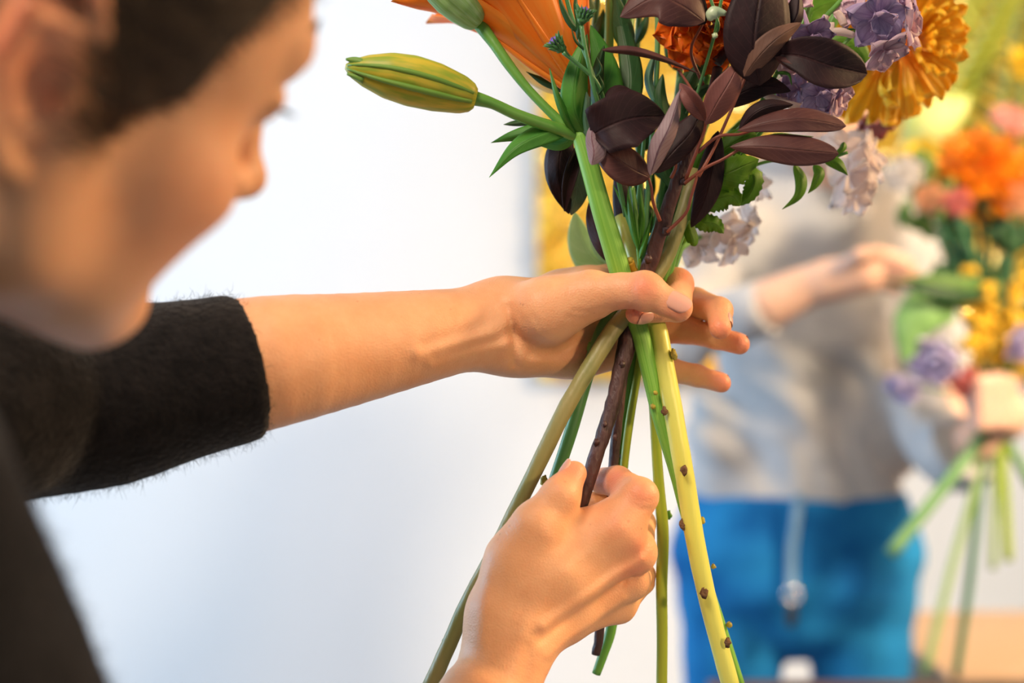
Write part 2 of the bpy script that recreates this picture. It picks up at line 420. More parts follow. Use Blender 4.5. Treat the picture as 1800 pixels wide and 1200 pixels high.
RH = dict(
 arm=(PP((560, 2000, .72), (800, 1340, .775), (872, 1200, .795), (896, 1115, .803)), R_(120, 86, 74, 63)),
 thumb=(PP((905, 985, .800), (943, 925, .795), (985, 872, .798), (1009, 832, .808)), R_(42, 37, 31, 22)),
 index=(PP((1088, 930, .803), (1124, 872, .806), (1085, 846, .832), (1058, 846, .840)), R_(37, 31, 26, 23)),
 middle=(PP((1120, 972, .812), (1126, 920, .848), (1085, 884, .858), (1042, 884, .850)), R_(30, 26, 24, 21)),
 ring=(PP((1112, 1022, .826), (1130, 1010, .858), (1090, 960, .868), (1050, 940, .862)), R_(26, 22, 20, 17)),
 little=(PP((1090, 1068, .838), (1132, 1024, .856), (1105, 985, .868), (1065, 960, .864)), R_(23, 18, 16, 14)))
def right_hand(p):
    d = tubes(p, *RH['arm'])
    base = None
    for q, r in ((((892, 1080, .804), (985, 1000, .800), (1088, 930, .806)), (46, 38, 34)), (((900, 1095, .806), (1000, 1030, .806), (1120, 972, .814)), (46, 36, 30)),
              (((905, 1110, .808), (1000, 1068, .816), (1112, 1022, .828)), (42, 30, 26)), (((912, 1120, .810), (990, 1100, .824), (1090, 1068, .839)), (40, 26, 23))):
        c = chain(p, PP(*q), R_(*r), .01); base = c if base is None else smin(base, c, .016)
    base = smin(d, base, .022)
    base = smin(base, chain(p, PP((888, 1060, .80), (908, 985, .800), (943, 925, .796)), R_(46, 44, 34), .01), .018)
    base = smin(base, chain(p, PP((940, 1000, .806), (1010, 940, .812)), R_(46, 32), .01), .02)
    base = smin(base, cap(p, *PP((1010, 948, .812), (1075, 912, .812)), PX(28), PX(30)), .014)
    d = smin(base, chain(p, *RH['thumb'], k=.006), .009)
    ix = chain(p, *RH['index'], k=.004)
    d = np.minimum(d, smin(base, ix, .009))
    for f in ('middle', 'ring', 'little'):
        d = np.minimum(d, smin(base, chain(p, *RH[f], k=.003), .007))
    def ft(pts, w_, a):
        nonlocal d
        L = ldist(p, PP(*pts)); d = d - 1.1 * a * np.exp(-(L / w_) ** 2)
    ft(((955, 1092, .795), (1040, 1042, .792), (1128, 985, .795)), .0036, .0022)
    ft(((955, 1112, .80), (1040, 1065, .805), (1110, 1018, .808)), .0036, -.0012)
    ft(((960, 1132, .815), (1040, 1092, .812), (1095, 1050, .82)), .0032, .0012)
    ft(((930, 1040, .778), (1010, 985, .776), (1088, 925, .78)), .0050, .0010)
    ft(((1088, 918, .775),), .006, 0) if False else None
    L = line_dist(p, PP((1088, 915, .775), (1100, 918, .778))); d = d - .0022 * np.exp(-(L / .008) ** 2)
    L = line_dist(p, PP((1138, 968, .795), (1139, 970, .795))); d = d - .0020 * np.exp(-(L / .008) ** 2)
    ft(((930, 1140, .785), (922, 1190, .78), (912, 1230, .775)), .0035, -.0009)
    ft(((948, 1120, .795), (1020, 1075, .792), (1100, 1030, .795)), .0024, -.0012)
    ft(((915, 1100, .795), (960, 1040, .792), (1000, 1000, .795)), .0045, .0007)
    for q in (((930, 1010, .8), (905, 1050, .8), (895, 1090, .8)), ((940, 1018, .8), (915, 1058, .8), (905, 1098, .8)), ((1105, 880, .8), (1120, 892, .8), (1140, 892, .8)), ((1108, 870, .8), (1122, 880, .8), (1144, 878, .8))): ft(q, .0014, -.0004)
    ft(((855, 1010, .79), (850, 1060, .785), (845, 1120, .785)), .005, .0010)
    return d
def upper(p):
    d = chain(p, AR((-.40, .63, 1.27), P(70, 715, .76)), [.045, .04], .02)
    d = smin(d, chain(p, AR((-.210, .445, 1.195), (-.19, .53, 1.08), P(560, 2000, .72)), [.042, .04, .036], .02), .03)
    d = smin(d, chain(p, AR((-.26, .46, 1.19), (-.33, .56, 1.19), (-.40, .63, 1.26)), [.04, .05, .04], .02), .04)
    d = smin(d, chain(p, AR((-.33, .54, 1.17), (-.36, .54, 1.0), (-.38, .54, .80)), [.08, .085, .09], .02), .04)
    return d
nb = h2w((-.03, 0, -.06)); 
def neckjoin(p): return cap(p, nb, (-.33, .55, 1.15), .05, .06)
fb = Field()
fb.add((-.60, .36, .75), (.25, 1.0, 1.40), upper, .02)
fb.add((-.5, .3, 1.0), (-.05, .75, 1.4), neckjoin, .03)
fb.add(h2w((0, 0, 0)) - .24, h2w((0, 0, 0)) + .24, lambda p: head_local(w2h(p)) * HS, .02)
fb.add((-.32, .70, 1.15), (.20, .96, 1.34), left_hand, .01)
fb.add((-.20, .66, .80), (.13, .92, 1.24), right_hand, .01)
V, F = surface(fb, (-.60, .34, .72), (.20, .96, 1.56), .00135)
body_me = mesh_np('body', V, F)
# skin colour cues: flushed knuckles, finger tips, ear, lips, nose
def near(V, pts, r): 
    o = np.zeros(len(V))
    for q in pts: o = np.maximum(o, np.exp(-(((V - np.array(q)) ** 2).sum(1)) / r ** 2))
    return o
tips = [P(*q) for q in ((1193, 545, .79), (1120, 550, .81), (1264, 580, .845), (1305, 605, .865), (1272, 673, .865), (1130, 500, .79), (1060, 843, .83), (1075, 835, .82), (1012, 830, .80), (1095, 918, .78), (1140, 970, .79), (1130, 865, .79), (1215, 495, .86), (1118, 1020, .80))]
bl = near(V, tips, .011)
bl = np.maximum(bl, .8 * near(V, [h2w((.122, 0, -.016)), h2w((.1, 0, -.04)), h2w((.1, 0, -.05))], .012))
bl = np.maximum(bl, .7 * near(V, [h2w((-.012, -.085, .005)), h2w((-.02, -.088, .03))], .022))
bl = np.maximum(bl, .45 * near(V, [h2w((.065, -.05, -.02))], .03))
add_attr(body_me, 'blush', bl)
def skin_mat(name, c_a=(.82, .45, .24), c_b=(.76, .38, .19), red=(.80, .24, .14)):
    N = NT(name); b = N.b
    tc = N.n('ShaderNodeTexCoord')
    n1 = N.n('ShaderNodeTexNoise', Scale=45, Detail=6, Roughness=.65); N.l(tc.outputs['Object'], n1.inputs['Vector'])
    rp = N.n('ShaderNodeValToRGB'); rp.color_ramp.elements[0].position = .36; rp.color_ramp.elements[1].position = .66
    rp.color_ramp.elements[0].color = C4(c_b); rp.color_ramp.elements[1].color = C4(c_a); N.l(n1.outputs[0], rp.inputs[0])
    at = N.n('ShaderNodeAttribute', _attribute_name='blush')
    mx = N.n('ShaderNodeMixRGB'); mx.inputs[2].default_value = C4(red)
    ml = N.n('ShaderNodeMath', _operation='MULTIPLY'); ml.inputs[1].default_value = .75; N.l(at.outputs['Fac'], ml.inputs[0]); N.l(ml.outputs[0], mx.inputs[0]); N.l(rp.outputs[0], mx.inputs[1])
    # freckles
    vo = N.n('ShaderNodeTexVoronoi', Scale=150); N.l(tc.outputs['Object'], vo.inputs['Vector'])
    r2 = N.n('ShaderNodeValToRGB'); r2.color_ramp.elements[0].position = .05; r2.color_ramp.elements[1].position = .16
    r2.color_ramp.elements[0].color = (1, 1, 1, 1); r2.color_ramp.elements[1].color = (0, 0, 0, 1); N.l(vo.outputs['Distance'], r2.inputs[0])
    n3 = N.n('ShaderNodeTexNoise', Scale=60); N.l(tc.outputs['Object'], n3.inputs['Vector'])
    m3 = N.n('ShaderNodeMath', _operation='GREATER_THAN'); m3.inputs[1].default_value = .6; N.l(n3.outputs[0], m3.inputs[0])
    m4 = N.n('ShaderNodeMath', _operation='MULTIPLY'); N.l(r2.outputs[0], m4.inputs[0]); N.l(m3.outputs[0], m4.inputs[1])
    m5 = N.n('ShaderNodeMath', _operation='MULTIPLY'); m5.inputs[1].default_value = .45; N.l(m4.outputs[0], m5.inputs[0])
    mf = N.n('ShaderNodeMixRGB'); mf.inputs[2].default_value = (.40, .17, .08, 1); N.l(m5.outputs[0], mf.inputs[0]); N.l(mx.outputs[0], mf.inputs[1])
    N.l(mf.outputs[0], b.inputs['Base Color'])
    b.inputs['Roughness'].default_value = .48; b.inputs['Specular IOR Level'].default_value = .4
    b.inputs['Subsurface Weight'].default_value = .22; b.inputs['Subsurface Scale'].default_value = .007; b.inputs['Subsurface Radius'].default_value = (1, .32, .18)
    v1 = N.n('ShaderNodeTexVoronoi', Scale=900); N.l(tc.outputs['Object'], v1.inputs['Vector'])
    nz = N.n('ShaderNodeTexNoise', Scale=160, Detail=6); N.l(tc.outputs['Object'], nz.inputs['Vector'])
    ad = N.n('ShaderNodeMath', _operation='ADD'); N.l(v1.outputs['Distance'], ad.inputs[0]); N.l(nz.outputs[0], ad.inputs[1])
    bp = N.n('ShaderNodeBump', Strength=.28, Distance=.0006); N.l(ad.outputs[0], bp.inputs['Height']); N.l(bp.outputs[0], b.inputs['Normal'])
    return N.m
SKIN = skin_mat('skin')
SKIN2 = skin_mat('fair_skin', (.74, .48, .36), (.68, .42, .30), (.86, .42, .34))
person = empty('person')
tag(person, 'person in a fuzzy black sweater with bare forearms, holding the stems in the foreground', 'person')
body = link_mesh('body', body_me, SKIN, person)
# ---- sweater
def mound(p): 
    return .0035 * (np.sin(p[:, 0] * 55 + 2 * np.sin(p[:, 2] * 30)) * np.sin(p[:, 1] * 40 + p[:, 2] * 48))
slv_end = np.array(P(437, 644, .776)); slv_dir = np.array(P(880, 568, .845)) - np.array(P(330, 660, .77)); slv_dir[2] += .01; slv_dir /= np.linalg.norm(slv_dir)
def sweater_far(p):
    d = tubes(p, PP((-420, 640, .66), (-60, 690, .71), (70, 716, .75), (150, 708, .76), (300, 672, .77), (450, 642, .777), (520, 630, .785)), R_(175, 162, 152, 146, 132, 119, 117), 18)
    d = smin(d, tubes(p, AR((-.45, .60, 1.25), (-.40, .63, 1.265), (-.34, .66, 1.245)), [.062, .064, .058], 5), .03)
    d = d + mound(p) * np.clip((slv_end[0] - .02 - p[:, 0]) / .06, 0, 1)
    c = (p - slv_end.astype(np.float32)) @ slv_dir.astype(np.float32)
    d = -smin(-d, -c, .003)
    return d
def sweater_near(p):
    d = tubes(p, AR((-.205, .44, 1.203), (-.196, .50, 1.11), (-.175, .60, 1.0), P(480, 1900, .70)), [.052, .055, .052, .044], 10)
    d = smin(d, chain(p, AR((-.25, .46, 1.19), (-.34, .56, 1.17), (-.40, .64, 1.25)), [.06, .075, .058], .03), .04)
    d = smin(d, chain(p, AR((-.33, .55, 1.15), (-.37, .55, .98), (-.39, .55, .78)), [.10, .105, .11], .03), .05)
    d = d + mound(p)
    return -smin(-d, cap(p, nb, (-.33, .55, 1.20), .058, .066), .004)
fs = Field()
fs.add((-.75, .3, .6), (.1, 1.0, 1.5), sweater_near, .03)
fs.add((-.75, .4, 1.0), (.1, 1.0, 1.5), sweater_far, .03)
SV, SF = surface(fs, (-.62, .34, .68), (.0, .92, 1.42), .0032)
WOOL = mat('black_wool', (.007, .007, .008), (.014, .013, .014), scale=90, rough=.95, bump=.8, bscale=260, spec=.1, sheen=.12)
sweater = link_mesh('sweater', mesh_np('sweater', SV, SF), WOOL, person)
sweater['label'] = 'fuzzy black knitted sweater with pushed-up sleeves'
rg = np.random.RandomState(3)
t3 = SF[:, [0, 1, 2]]
cen = SV[SF].mean(1); nrm = np.cross(SV[SF[:, 1]] - SV[SF[:, 0]], SV[SF[:, 3]] - SV[SF[:, 0]]); nrm /= np.maximum(np.linalg.norm(nrm, axis=1), 1e-12)[:, None]
vis = np.nonzero((cen[:, 2] > .93) & (cen[:, 0] > -.36))[0]
pick = rg.choice(vis, 80000); b0 = cen[pick] + rg.normal(0, .001, (len(pick), 3)); n0 = nrm[pick]
dirv = n0 * .8 + rg.normal(0, .75, n0.shape); dirv /= np.linalg.norm(dirv, axis=1)[:, None]
ln = (np.clip(rg.normal(.0034, .0014, len(pick)), .001, .008))[:, None]
curl = rg.normal(0, .6, n0.shape)
p1 = b0 + dirv * ln * .5; p2 = b0 + (dirv + curl * .5 + [0, 0, -.1]) * ln
side = np.cross(dirv, rg.normal(0, 1, n0.shape)); side /= np.maximum(np.linalg.norm(side, axis=1), 1e-9)[:, None]; side *= .00007
FV = np.stack([b0 - side, b0 + side, p1 - side, p1 + side, p2 - side * .3, p2 + side * .3], 1).reshape(-1, 3)
k = np.arange(len(pick))[:, None] * 6
FF = np.concatenate([k + [0, 1, 3, 2], k + [2, 3, 5, 4]])
WF = mat('wool_fibre', (.014, .014, .015), rough=.8, spec=.1)
tag(link_mesh('fuzz', mesh_np('fuzz', FV, FF), WF, sweater), kind='stuff')
# ---- hair: cropped dark hair combed back from temple and brow
def hair_mask(q):
    x, y, z = q[:, 0], np.abs(q[:, 1]), q[:, 2]
    line = np.interp(x, [-.12, -.04, -.032, .012, .022, .030, .046, .050, .062, .072, .090, .12], [-.06, -.05, .040, .040, -.004, -.008, .006, .026, .048, .060, .078, .085])
    return z - line
def hair_cap(p):
    q = w2h(p); d = head_local2(q) - .0035
    m = hair_mask(q)
    return np.maximum(d, -(m - .009)) * HS
def head_local2(q):
    d = ell(q, (0, 0, .042), (.096, .075, .084))
    d = smin(d, ell(q, (.045, 0, .045), (.054, .062, .06)), .02)
    y = np.abs(q[:, 1]); m = np.stack([q[:, 0], y, q[:, 2]], 1)
    d = smin(d, cap(m, (.003, .060, .0), (.012, .054, -.05), .016, .014), .025)
    return d
fh = Field(); fh.add((-.6, .2, 1.0), (.1, .9, 1.7), hair_cap, .001)
hc = h2w((0, 0, .03)); HV, HF = surface(fh, hc - .16, hc + .16, .0025)
HAIRM = mat('brown_hair', (.028, .016, .009), (.055, .032, .017), scale=60, rough=.55, bump=.6, bscale=300, spec=.35, stretch=(1, 1, 4))
hair = link_mesh('hair', mesh_np('hair', HV, HF), HAIRM, person)
# strands
nn = 15000
th = rg.uniform(-math.pi, math.pi, nn * 4); ph = rg.uniform(-.9, 1.5, nn * 4)
q = np.stack([.0 + .1 * np.cos(ph) * np.cos(th), .08 * np.cos(ph) * np.sin(th), .042 + .088 * np.sin(ph)], 1)
for _ in range(6):
    e = 1e-3; f0 = head_local2(q)
    gr = np.stack([(head_local2(q + np.eye(3)[a] * e) - f0) / e for a in range(3)], 1); gr /= np.linalg.norm(gr, axis=1)[:, None]
    q = q - gr * f0[:, None]
ok = (hair_mask(q) > -.003 - .012 * rg.random_sample(len(q)) ** 3) & (q[:, 1] < .03)
q = q[ok][:nn]; gr = gr[ok][:nn]
comb = np.stack([np.full(len(q), -1.), .1 * np.sign(q[:, 1]), .35 + 0 * q[:, 0]], 1) + rg.normal(0, .22, q.shape)
S_ = [q + gr * .001]
dv = comb.copy()
for s_ in range(5):
    nq = S_[-1] + dv / np.linalg.norm(dv, axis=1)[:, None] * (.006 + .004 * rg.random_sample((len(q), 1)))
    f0 = head_local2(nq); nq = nq + gr * (np.maximum(.0035 + .001 * s_ - f0, 0) - .6 * np.maximum(f0 - .009, 0))[:, None]
    S_.append(nq); dv = dv + rg.normal(0, .12, dv.shape)
Wd = [h2w(x) for x in S_]
sd = np.cross(Wd[1] - Wd[0], h2w(q + gr * .01) - h2w(q)); sd /= np.maximum(np.linalg.norm(sd, axis=1), 1e-9)[:, None]; sd *= .00022
SVh = np.stack([x + s * sd for x in Wd for s in (-1, 1)], 1).reshape(-1, 3); k = np.arange(len(q))[:, None] * 12
SFh = np.concatenate([k + [2 * i, 2 * i + 1, 2 * i + 3, 2 * i + 2] for i in range(5)])
tag(link_mesh('hair_strands', mesh_np('hair_strands', SVh, SFh), HAIRM, hair), kind='stuff')
# eyebrows and lashes
def strands(name, roots, dirs, ln, wdt, m, parent):
    mb = MB()
    for r0, d0 in zip(roots, dirs):
        pts = [h2w(r0), h2w(np.array(r0) + np.array(d0) * ln * .55), h2w(np.array(r0) + np.array(d0) * ln + np.array((0, 0, ln * .18)))]
        mb.add(*tube(pts, [wdt, wdt * .7, wdt * .15], 4, 4))
    return mb.build(name, m, parent)
LASH = mat('lash_dark', (.012, .009, .008), rough=.6)
rr = random.Random(5)
for sgn in (-1, 1):
    roots = [(.095 - .012 * t, sgn * (.019 + .026 * t), .0275 - .002 * t) for t in [i / 34 for i in range(35)]]
    strands('eyelashes', roots, [(.95, sgn * (.1 + .5 * i / 34), -.25 + .1 * rr.random()) for i in range(35)], .0105, .00022, LASH, person)
    ro = [(.103 - .018 * t + .001 * rr.random(), sgn * (.012 + .034 * t), .051 + .004 * math.sin(3 * t) + .003 * rr.random()) for t in [i / 59 for i in range(60)]]
    strands('eyebrow', ro, [(.1 - .3 * i / 59, sgn * .8, .25 + .3 * rr.random()) for i in range(60)], .008, .00025, HAIRM, person)
# ---- nails
NAIL = mat('nail', (.76, .38, .28), (.78, .42, .33), scale=40, rough=.3, sss=.15, spec=.45)
def nail(c, axis, up, wdt, ln, rad, lab=None):
    """curved plate; c centre, axis towards the tip, up = outward normal, rad = finger radius"""
    c = np.array(c); ax = np.array(axis, float); ax /= np.linalg.norm(ax); up = np.array(up, float); up -= ax * (up @ ax); up /= np.linalg.norm(up); sd = np.cross(ax, up)
    n, m = 13, 11; G = np.zeros((n, m, 3)); am = wdt / 2 / rad
    for i in range(n):
        t = i / (n - 1) * 2 - 1
        wf = (1 - abs(t) ** 3.5 * .42) if t > 0 else (1 - abs(t) ** 3 * .3)
        for j in range(m):
            s = (j / (m - 1) * 2 - 1); a = s * am * wf
            end = (1 - .16 * s * s) if t > 0 else (1 - .22 * s * s)
            G[i, j] = c + ax * t * ln / 2 * end + sd * rad * math.sin(a) + up * (rad * (math.cos(a) - 1) - .0004 * (abs(s) > .95) - .0006 * t * t)
    mb = MB(); mb.add(*sheet(G, .0006)); return mb.build('fingernail', NAIL, person)
def surf_pt(c, up, fld):
    c = np.array(c, float); up = np.array(up, float) / np.linalg.norm(up)
    ts = np.arange(0, .02, .0002); d = fld((c + up * ts[:, None]).astype(np.float32)); i = int(np.argmax(d > 0)); return c + up * (ts[i] + .00025)
def nail_on(a, b, f, up, wdt, ln, rad, fld):
    a, b = np.array(a), np.array(b); c = a + (b - a) * f; up = np.array(up, float); ax = (b - a) / np.linalg.norm(b - a)
    up -= ax * (up @ ax); up /= np.linalg.norm(up)
    return nail(surf_pt(c, up, fld), ax, up, wdt, ln, rad)
T = LH['thumb'][0]; nail_on(T[3], T[4], .93, (.18, -1, .42), PX(39), PX(50), PX(25), left_hand)
T = LH['index'][0]; nail_on(T[2], T[3], .90, (0, -.75, -.55), PX(30), PX(36), PX(19), left_hand)
T = LH['middle'][0]; nail_on(T[2], T[3], .62, (.95, -.25, .1), PX(28), PX(30), PX(20), left_hand)
T = LH['ring'][0]; nail_on(T[2], T[3], .80, (.3, .6, .9), PX(28), PX(36), PX(19), left_hand)
T = LH['little'][0]; nail_on(T[2], T[3], .80, (.3, .6, .9), PX(26), PX(34), PX(18), left_hand)
T = RH['thumb'][0]; nail_on(T[2], T[3], .85, (-.85, -.35, .15), PX(32), PX(46), PX(20), right_hand)
T = RH['index'][0]; nail_on(T[2], T[3], .80, (.0, .6, .8), PX(28), PX(34), PX(20), right_hand)
# ================================================================ second florist in the background
wn = empty('person'); tag(wn, 'person in a pale grey sweater and blue jeans holding flowers, standing at the back right', 'person')
WD = 2.12
def Wp(*pts): return [np.array(P(*q), np.float32) for q in pts]
def rw(*r): return [PX(x, WD) for x in r]
def flat(fn, y0, f):   # squash a rounded form front to back
    def g(p):
        q = p.copy(); q[:, 1] = (q[:, 1] - y0) * f + y0; return fn(q) / (.5 + .5 * f)
    return g
def w_torso(p): return flat(lambda q: smin(tubes(q, Wp((1445, 400, WD), (1435, 520, WD), (1415, 720, WD), (1405, 870, WD)), rw(150, 175, 178, 188), 8), cap(q, *Wp((1340, 375, WD), (1550, 375, WD)), *rw(62, 62)), .08), WD, 1.5)(p)
RAW = (Wp((1325, 380, WD), (1245, 500, 2.02), (1205, 585, 1.93), (1290, 560, 1.87), (1350, 535, 1.84)), rw(66, 58, 58, 46, 40))
RFW = (Wp((1350, 535, 1.84), (1410, 508, 1.83), (1455, 492, 1.82)), rw(38, 33, 27))
LAW = (Wp((1560, 380, WD), (1625, 520, 2.08), (1650, 690, 2.02), (1668, 800, 1.94), (1712, 775, 1.87)), rw(64, 60, 58, 56, 46))
def w_body(p):
    d = ell(p, P(1462, 150, 2.08), (.078, .095, .112))
    d = smin(d, ell(p, P(1462, 195, 2.03), (.058, .05, .075)), .03)
    d = smin(d, cap(p, *Wp((1462, 172, 1.985), (1464, 187, 1.972)), .008, .012), .01)
    d = smin(d, ell(p, P(1464, 213, 1.995), (.024, .012, .010)), .01)
    for s in (-1, 1):
        d = smin(d, ell(p, P(1462 + s * 92, 165, 2.09), (.010, .018, .030)), .006)
        d = -smin(-d, ell(p, P(1462 + s * 36, 152, 1.975), (.018, .012, .010)), .01)
    d = smin(d, cap(p, *Wp((1455, 240, 2.10), (1448, 350, 2.13)), .052, .058), .03)
    d = smin(d, flat(lambda q: tubes(q, Wp((1445, 400, WD), (1415, 720, WD), (1405, 900, WD)), rw(125, 140, 150), 6), WD, 1.6)(p), .04)
    d = smin(d, tubes(p, RAW[0], [x * .72 for x in RAW[1]], 10), .02)
    d = smin(d, tubes(p, *RFW), .008)
    d = smin(d, tubes(p, LAW[0], [x * .72 for x in LAW[1]], 10), .02)
    # right hand reaching into the flowers
    hb = smin(cap(p, *Wp((1455, 492, 1.82), (1520, 470, 1.80)), *rw(27, 26)), cap(p, *Wp((1455, 498, 1.82), (1515, 492, 1.805)), *rw(25, 22)), .02)
    d = smin(d, hb, .012)
    for a in (((1515, 460, 1.795), (1560, 448, 1.785), (1598, 462, 1.79)), ((1520, 470, 1.80), (1568, 464, 1.79), (1606, 478, 1.795)), ((1518, 482, 1.805), (1562, 482, 1.80), (1596, 496, 1.80)), ((1512, 494, 1.81), (1548, 498, 1.81), (1574, 510, 1.81)), ((1470, 475, 1.80), (1510, 448, 1.77), (1545, 440, 1.77))):
        d = np.minimum(d, smin(hb, chain(p, Wp(*a), rw(12, 10.5, 9), .003), .008))
    # left hand closed round the stems
    hb = smin(cap(p, *Wp((1712, 775, 1.88), (1768, 722, 1.86)), *rw(32, 33)), cap(p, *Wp((1745, 690, 1.855), (1772, 740, 1.86)), *rw(24, 26)), .02)
    d = smin(d, hb, .012)
    for i, a in enumerate((672, 696, 720, 743)):
        c = chain(p, Wp((1776, a, 1.845), (1752, a - 2, 1.790), (1722, a + 3, 1.785), (1716, a + 6, 1.805)), rw(13, 13, 12, 10), .003)
        d = np.minimum(d, smin(hb, c, .008))
    d = np.minimum(d, smin(hb, chain(p, Wp((1725, 745, 1.86), (1708, 700, 1.82), (1728, 668, 1.79)), rw(17, 14, 11), .004), .01))
    d = smin(d, ell(p, P(1400, 965, WD), (.155, .09, .10)), .03)
    for x in (1290, 1512):
        d = np.minimum(d, tubes(p, Wp((x, 1000, WD), (x, 1250, WD), (x, 1620, WD - .03), (x, 2000, WD + .02)), [.055, .050, .042, .035], 8))
        d = smin(d, cap(p, *Wp((x, 2020, WD + .02), (x, 2045, WD - .12)), .035, .026), .02)
    return d
fw = Field(); fw.add((-1, 1.6, 0), (2, 2.5, 1.9), w_body, .01)
V, F = surface(fw, (.1, 1.70, .015), (1.0, 2.32, 1.80), .0058)
me = mesh_np('body', V, F); add_attr(me, 'blush', near(V, [P(1730, 700, 1.80), P(1590, 470, 1.79)], .04) * .5)
link_mesh('body', me, SKIN2, wn)
def w_sweater(p):
    d = w_torso(p)
    d = smin(d, tubes(p, *RAW), .03); d = smin(d, tubes(p, LAW[0][:-1] + [LAW[0][-1]], LAW[1]), .03)
    x, z = p[:, 0], p[:, 2]
    u = x * .80 + z * .60; v = -x * .6 + z * .8
    amp = np.clip((1.32 - z) / .15, 0, 1)
    amp = amp * np.clip((z - P(0, 888, WD)[2]) / .08, .15, 1)
    d = d + amp * (.018 * np.sin(u * 42 + 1.5 * np.sin(v * 14)) + .005 * np.sin(u * 105 + 2 * np.sin(v * 25 + 1)))
    zb = P(1400, 888, WD)[2]
    d = -smin(-d, -(zb - z), .006)
    d = -smin(-d, cap(p, *Wp((1455, 240, 2.10), (1448, 372, 2.12)), .060, .075), .004)
    # the cuffs end before the hands
    for a, b in ((RAW[0][-2], RAW[0][-1]), (LAW[0][-2], LAW[0][-1])):
        nrm_ = (b - a) / np.linalg.norm(b - a); c = (p - b) @ nrm_
        nearc = np.sqrt(((p - b) ** 2).sum(1)) < .075
        d = np.where(nearc, np.maximum(d, c), d)
    return d
fw = Field(); fw.add((-1, 1.6, .8), (2, 2.5, 1.9), w_sweater, .01)
V, F = surface(fw, (.05, 1.72, .96), (1.0, 2.34, 1.56), .0055)
GREYK = mat('grey_knit', (.52, .51, .51), (.45, .45, .46), scale=30, rough=.9, bump=.5, bscale=200, spec=.1, sheen=.2)
link_mesh('sweater', mesh_np('sweater', V, F), GREYK, wn)
def w_jeans(p):
    d = ell(p, P(1400, 975, WD), (.186, .118, .135))
    d = smin(d, flat(lambda q: cap(q, *Wp((1402, 860, WD), (1400, 960, WD)), .158, .17), WD, 1.45)(p), .03)
    e = None
    for x, s_ in ((1294, -1), (1506, 1)):
        t = tubes(p, Wp((x, 975, WD), (x + s_ * 6, 1150, WD), (x + s_ * 8, 1300, WD), (x + s_ * 4, 1620, WD - .03), (x, 1960, WD + .02)), [.090, .075, .068, .062, .056], 12)
        e = t if e is None else smin(e, t, .006)
    d = smin(d, e, .012)
    z = p[:, 2]; zt = P(1400, 862, WD)[2]
    d = d + .0025 * np.sin(z * 75 + 18 * np.abs(p[:, 0] - P(1400, 0, WD)[0])) * np.exp(-((z - P(0, 1040, WD)[2]) / .09) ** 2)
    return np.maximum(d, np.maximum(z - zt, .075 - z))
fw = Field(); fw.add((-1, 1.6, 0), (2, 2.5, 1.9), w_jeans, .01)
V, F = surface(fw, (.1, 1.85, .05), (.85, 2.42, 1.08), .006)
DENIM = mat('blue_denim', (.004, .10, .32), (.018, .23, .52), scale=9, rough=.8, bump=.3, bscale=500, spec=.15)
jeans = link_mesh('jeans', mesh_np('jeans', V, F), DENIM, wn)
# shoes, waistband strap
SHOE = mat('shoe_leather', (.03, .03, .03), rough=.5)
for x in (1290, 1512):
    mb = MB(); c = P(x, 2040, WD - .05)
    Gs = []
    for i in range(10):
        t = i / 9; y = WD + .07 - t * .26; wd_ = .036 + .010 * math.sin(t * 3.0); ht = .085 - .05 * t
        Gs.append([(c.x + wd_ * math.cos(a), y, .002 + max(0, ht * math.sin(a))) for a in [math.pi * k_ / 8 for k_ in range(9)]])
    mb.add(*sheet(Gs, .003)); mb.build('shoe', SHOE, wn)
STRAP = mat('strap_cloth', (.22, .38, .55), (.16, .30, .46), scale=50, rough=.8)
sp = [P(1404, 868, 1.985), P(1400, 910, 1.978), P(1392, 965, 1.985), P(1391, 1030, 1.985)]
mb = MB(); cc = spline(sp, 12); mb.add(*sheet([[q + np.array((s * .007, 0, 0)) for s in (-1, 0, 1)] for q in cc], .0015)); st = mb.build('strap', STRAP, wn)
STEEL = mat('steel', (.75, .77, .80), rough=.25, metal=1)
c = np.array(P(1393, 1046, 1.98)); mb = MB(); ring = [c + .011 * np.array((math.cos(a), 0, math.sin(a))) for a in np.linspace(0, 2 * math.pi, 20)]
mb.add(*tube(ring, [.0035, .0035], 28, 8)); mb.build('buckle', STEEL, st)
mb = MB(); mb.add(*tube([P(1392, 1062, 1.985), P(1390, 1100, 1.99)], [.006, .008, .006], 6, 8)); mb.build('strap_tip', SHOE, st)
# hair drawn back
def w_hair(p):
    d = ell(p, P(1462, 140, 2.095), (.086, .100, .120))
    d = smin(d, ell(p, P(1466, 105, 2.20), (.05, .05, .05)), .02)
    face = ell(p, P(1462, 195, 1.99), (.066, .09, .098))
    return -smin(-d, face, .01)
fw = Field(); fw.add((-1, 1.6, 1), (2, 2.5, 2.2), w_hair, .01)
V, F = surface(fw, (.3, 1.9, 1.45), (.65, 2.35, 1.85), .006)
HB = mat('fair_hair', (.30, .17, .07), (.20, .10, .04), scale=50, rough=.5, bump=.6, bscale=150, stretch=(4, 4, 1))
link_mesh('hair', mesh_np('hair', V, F), HB, wn)
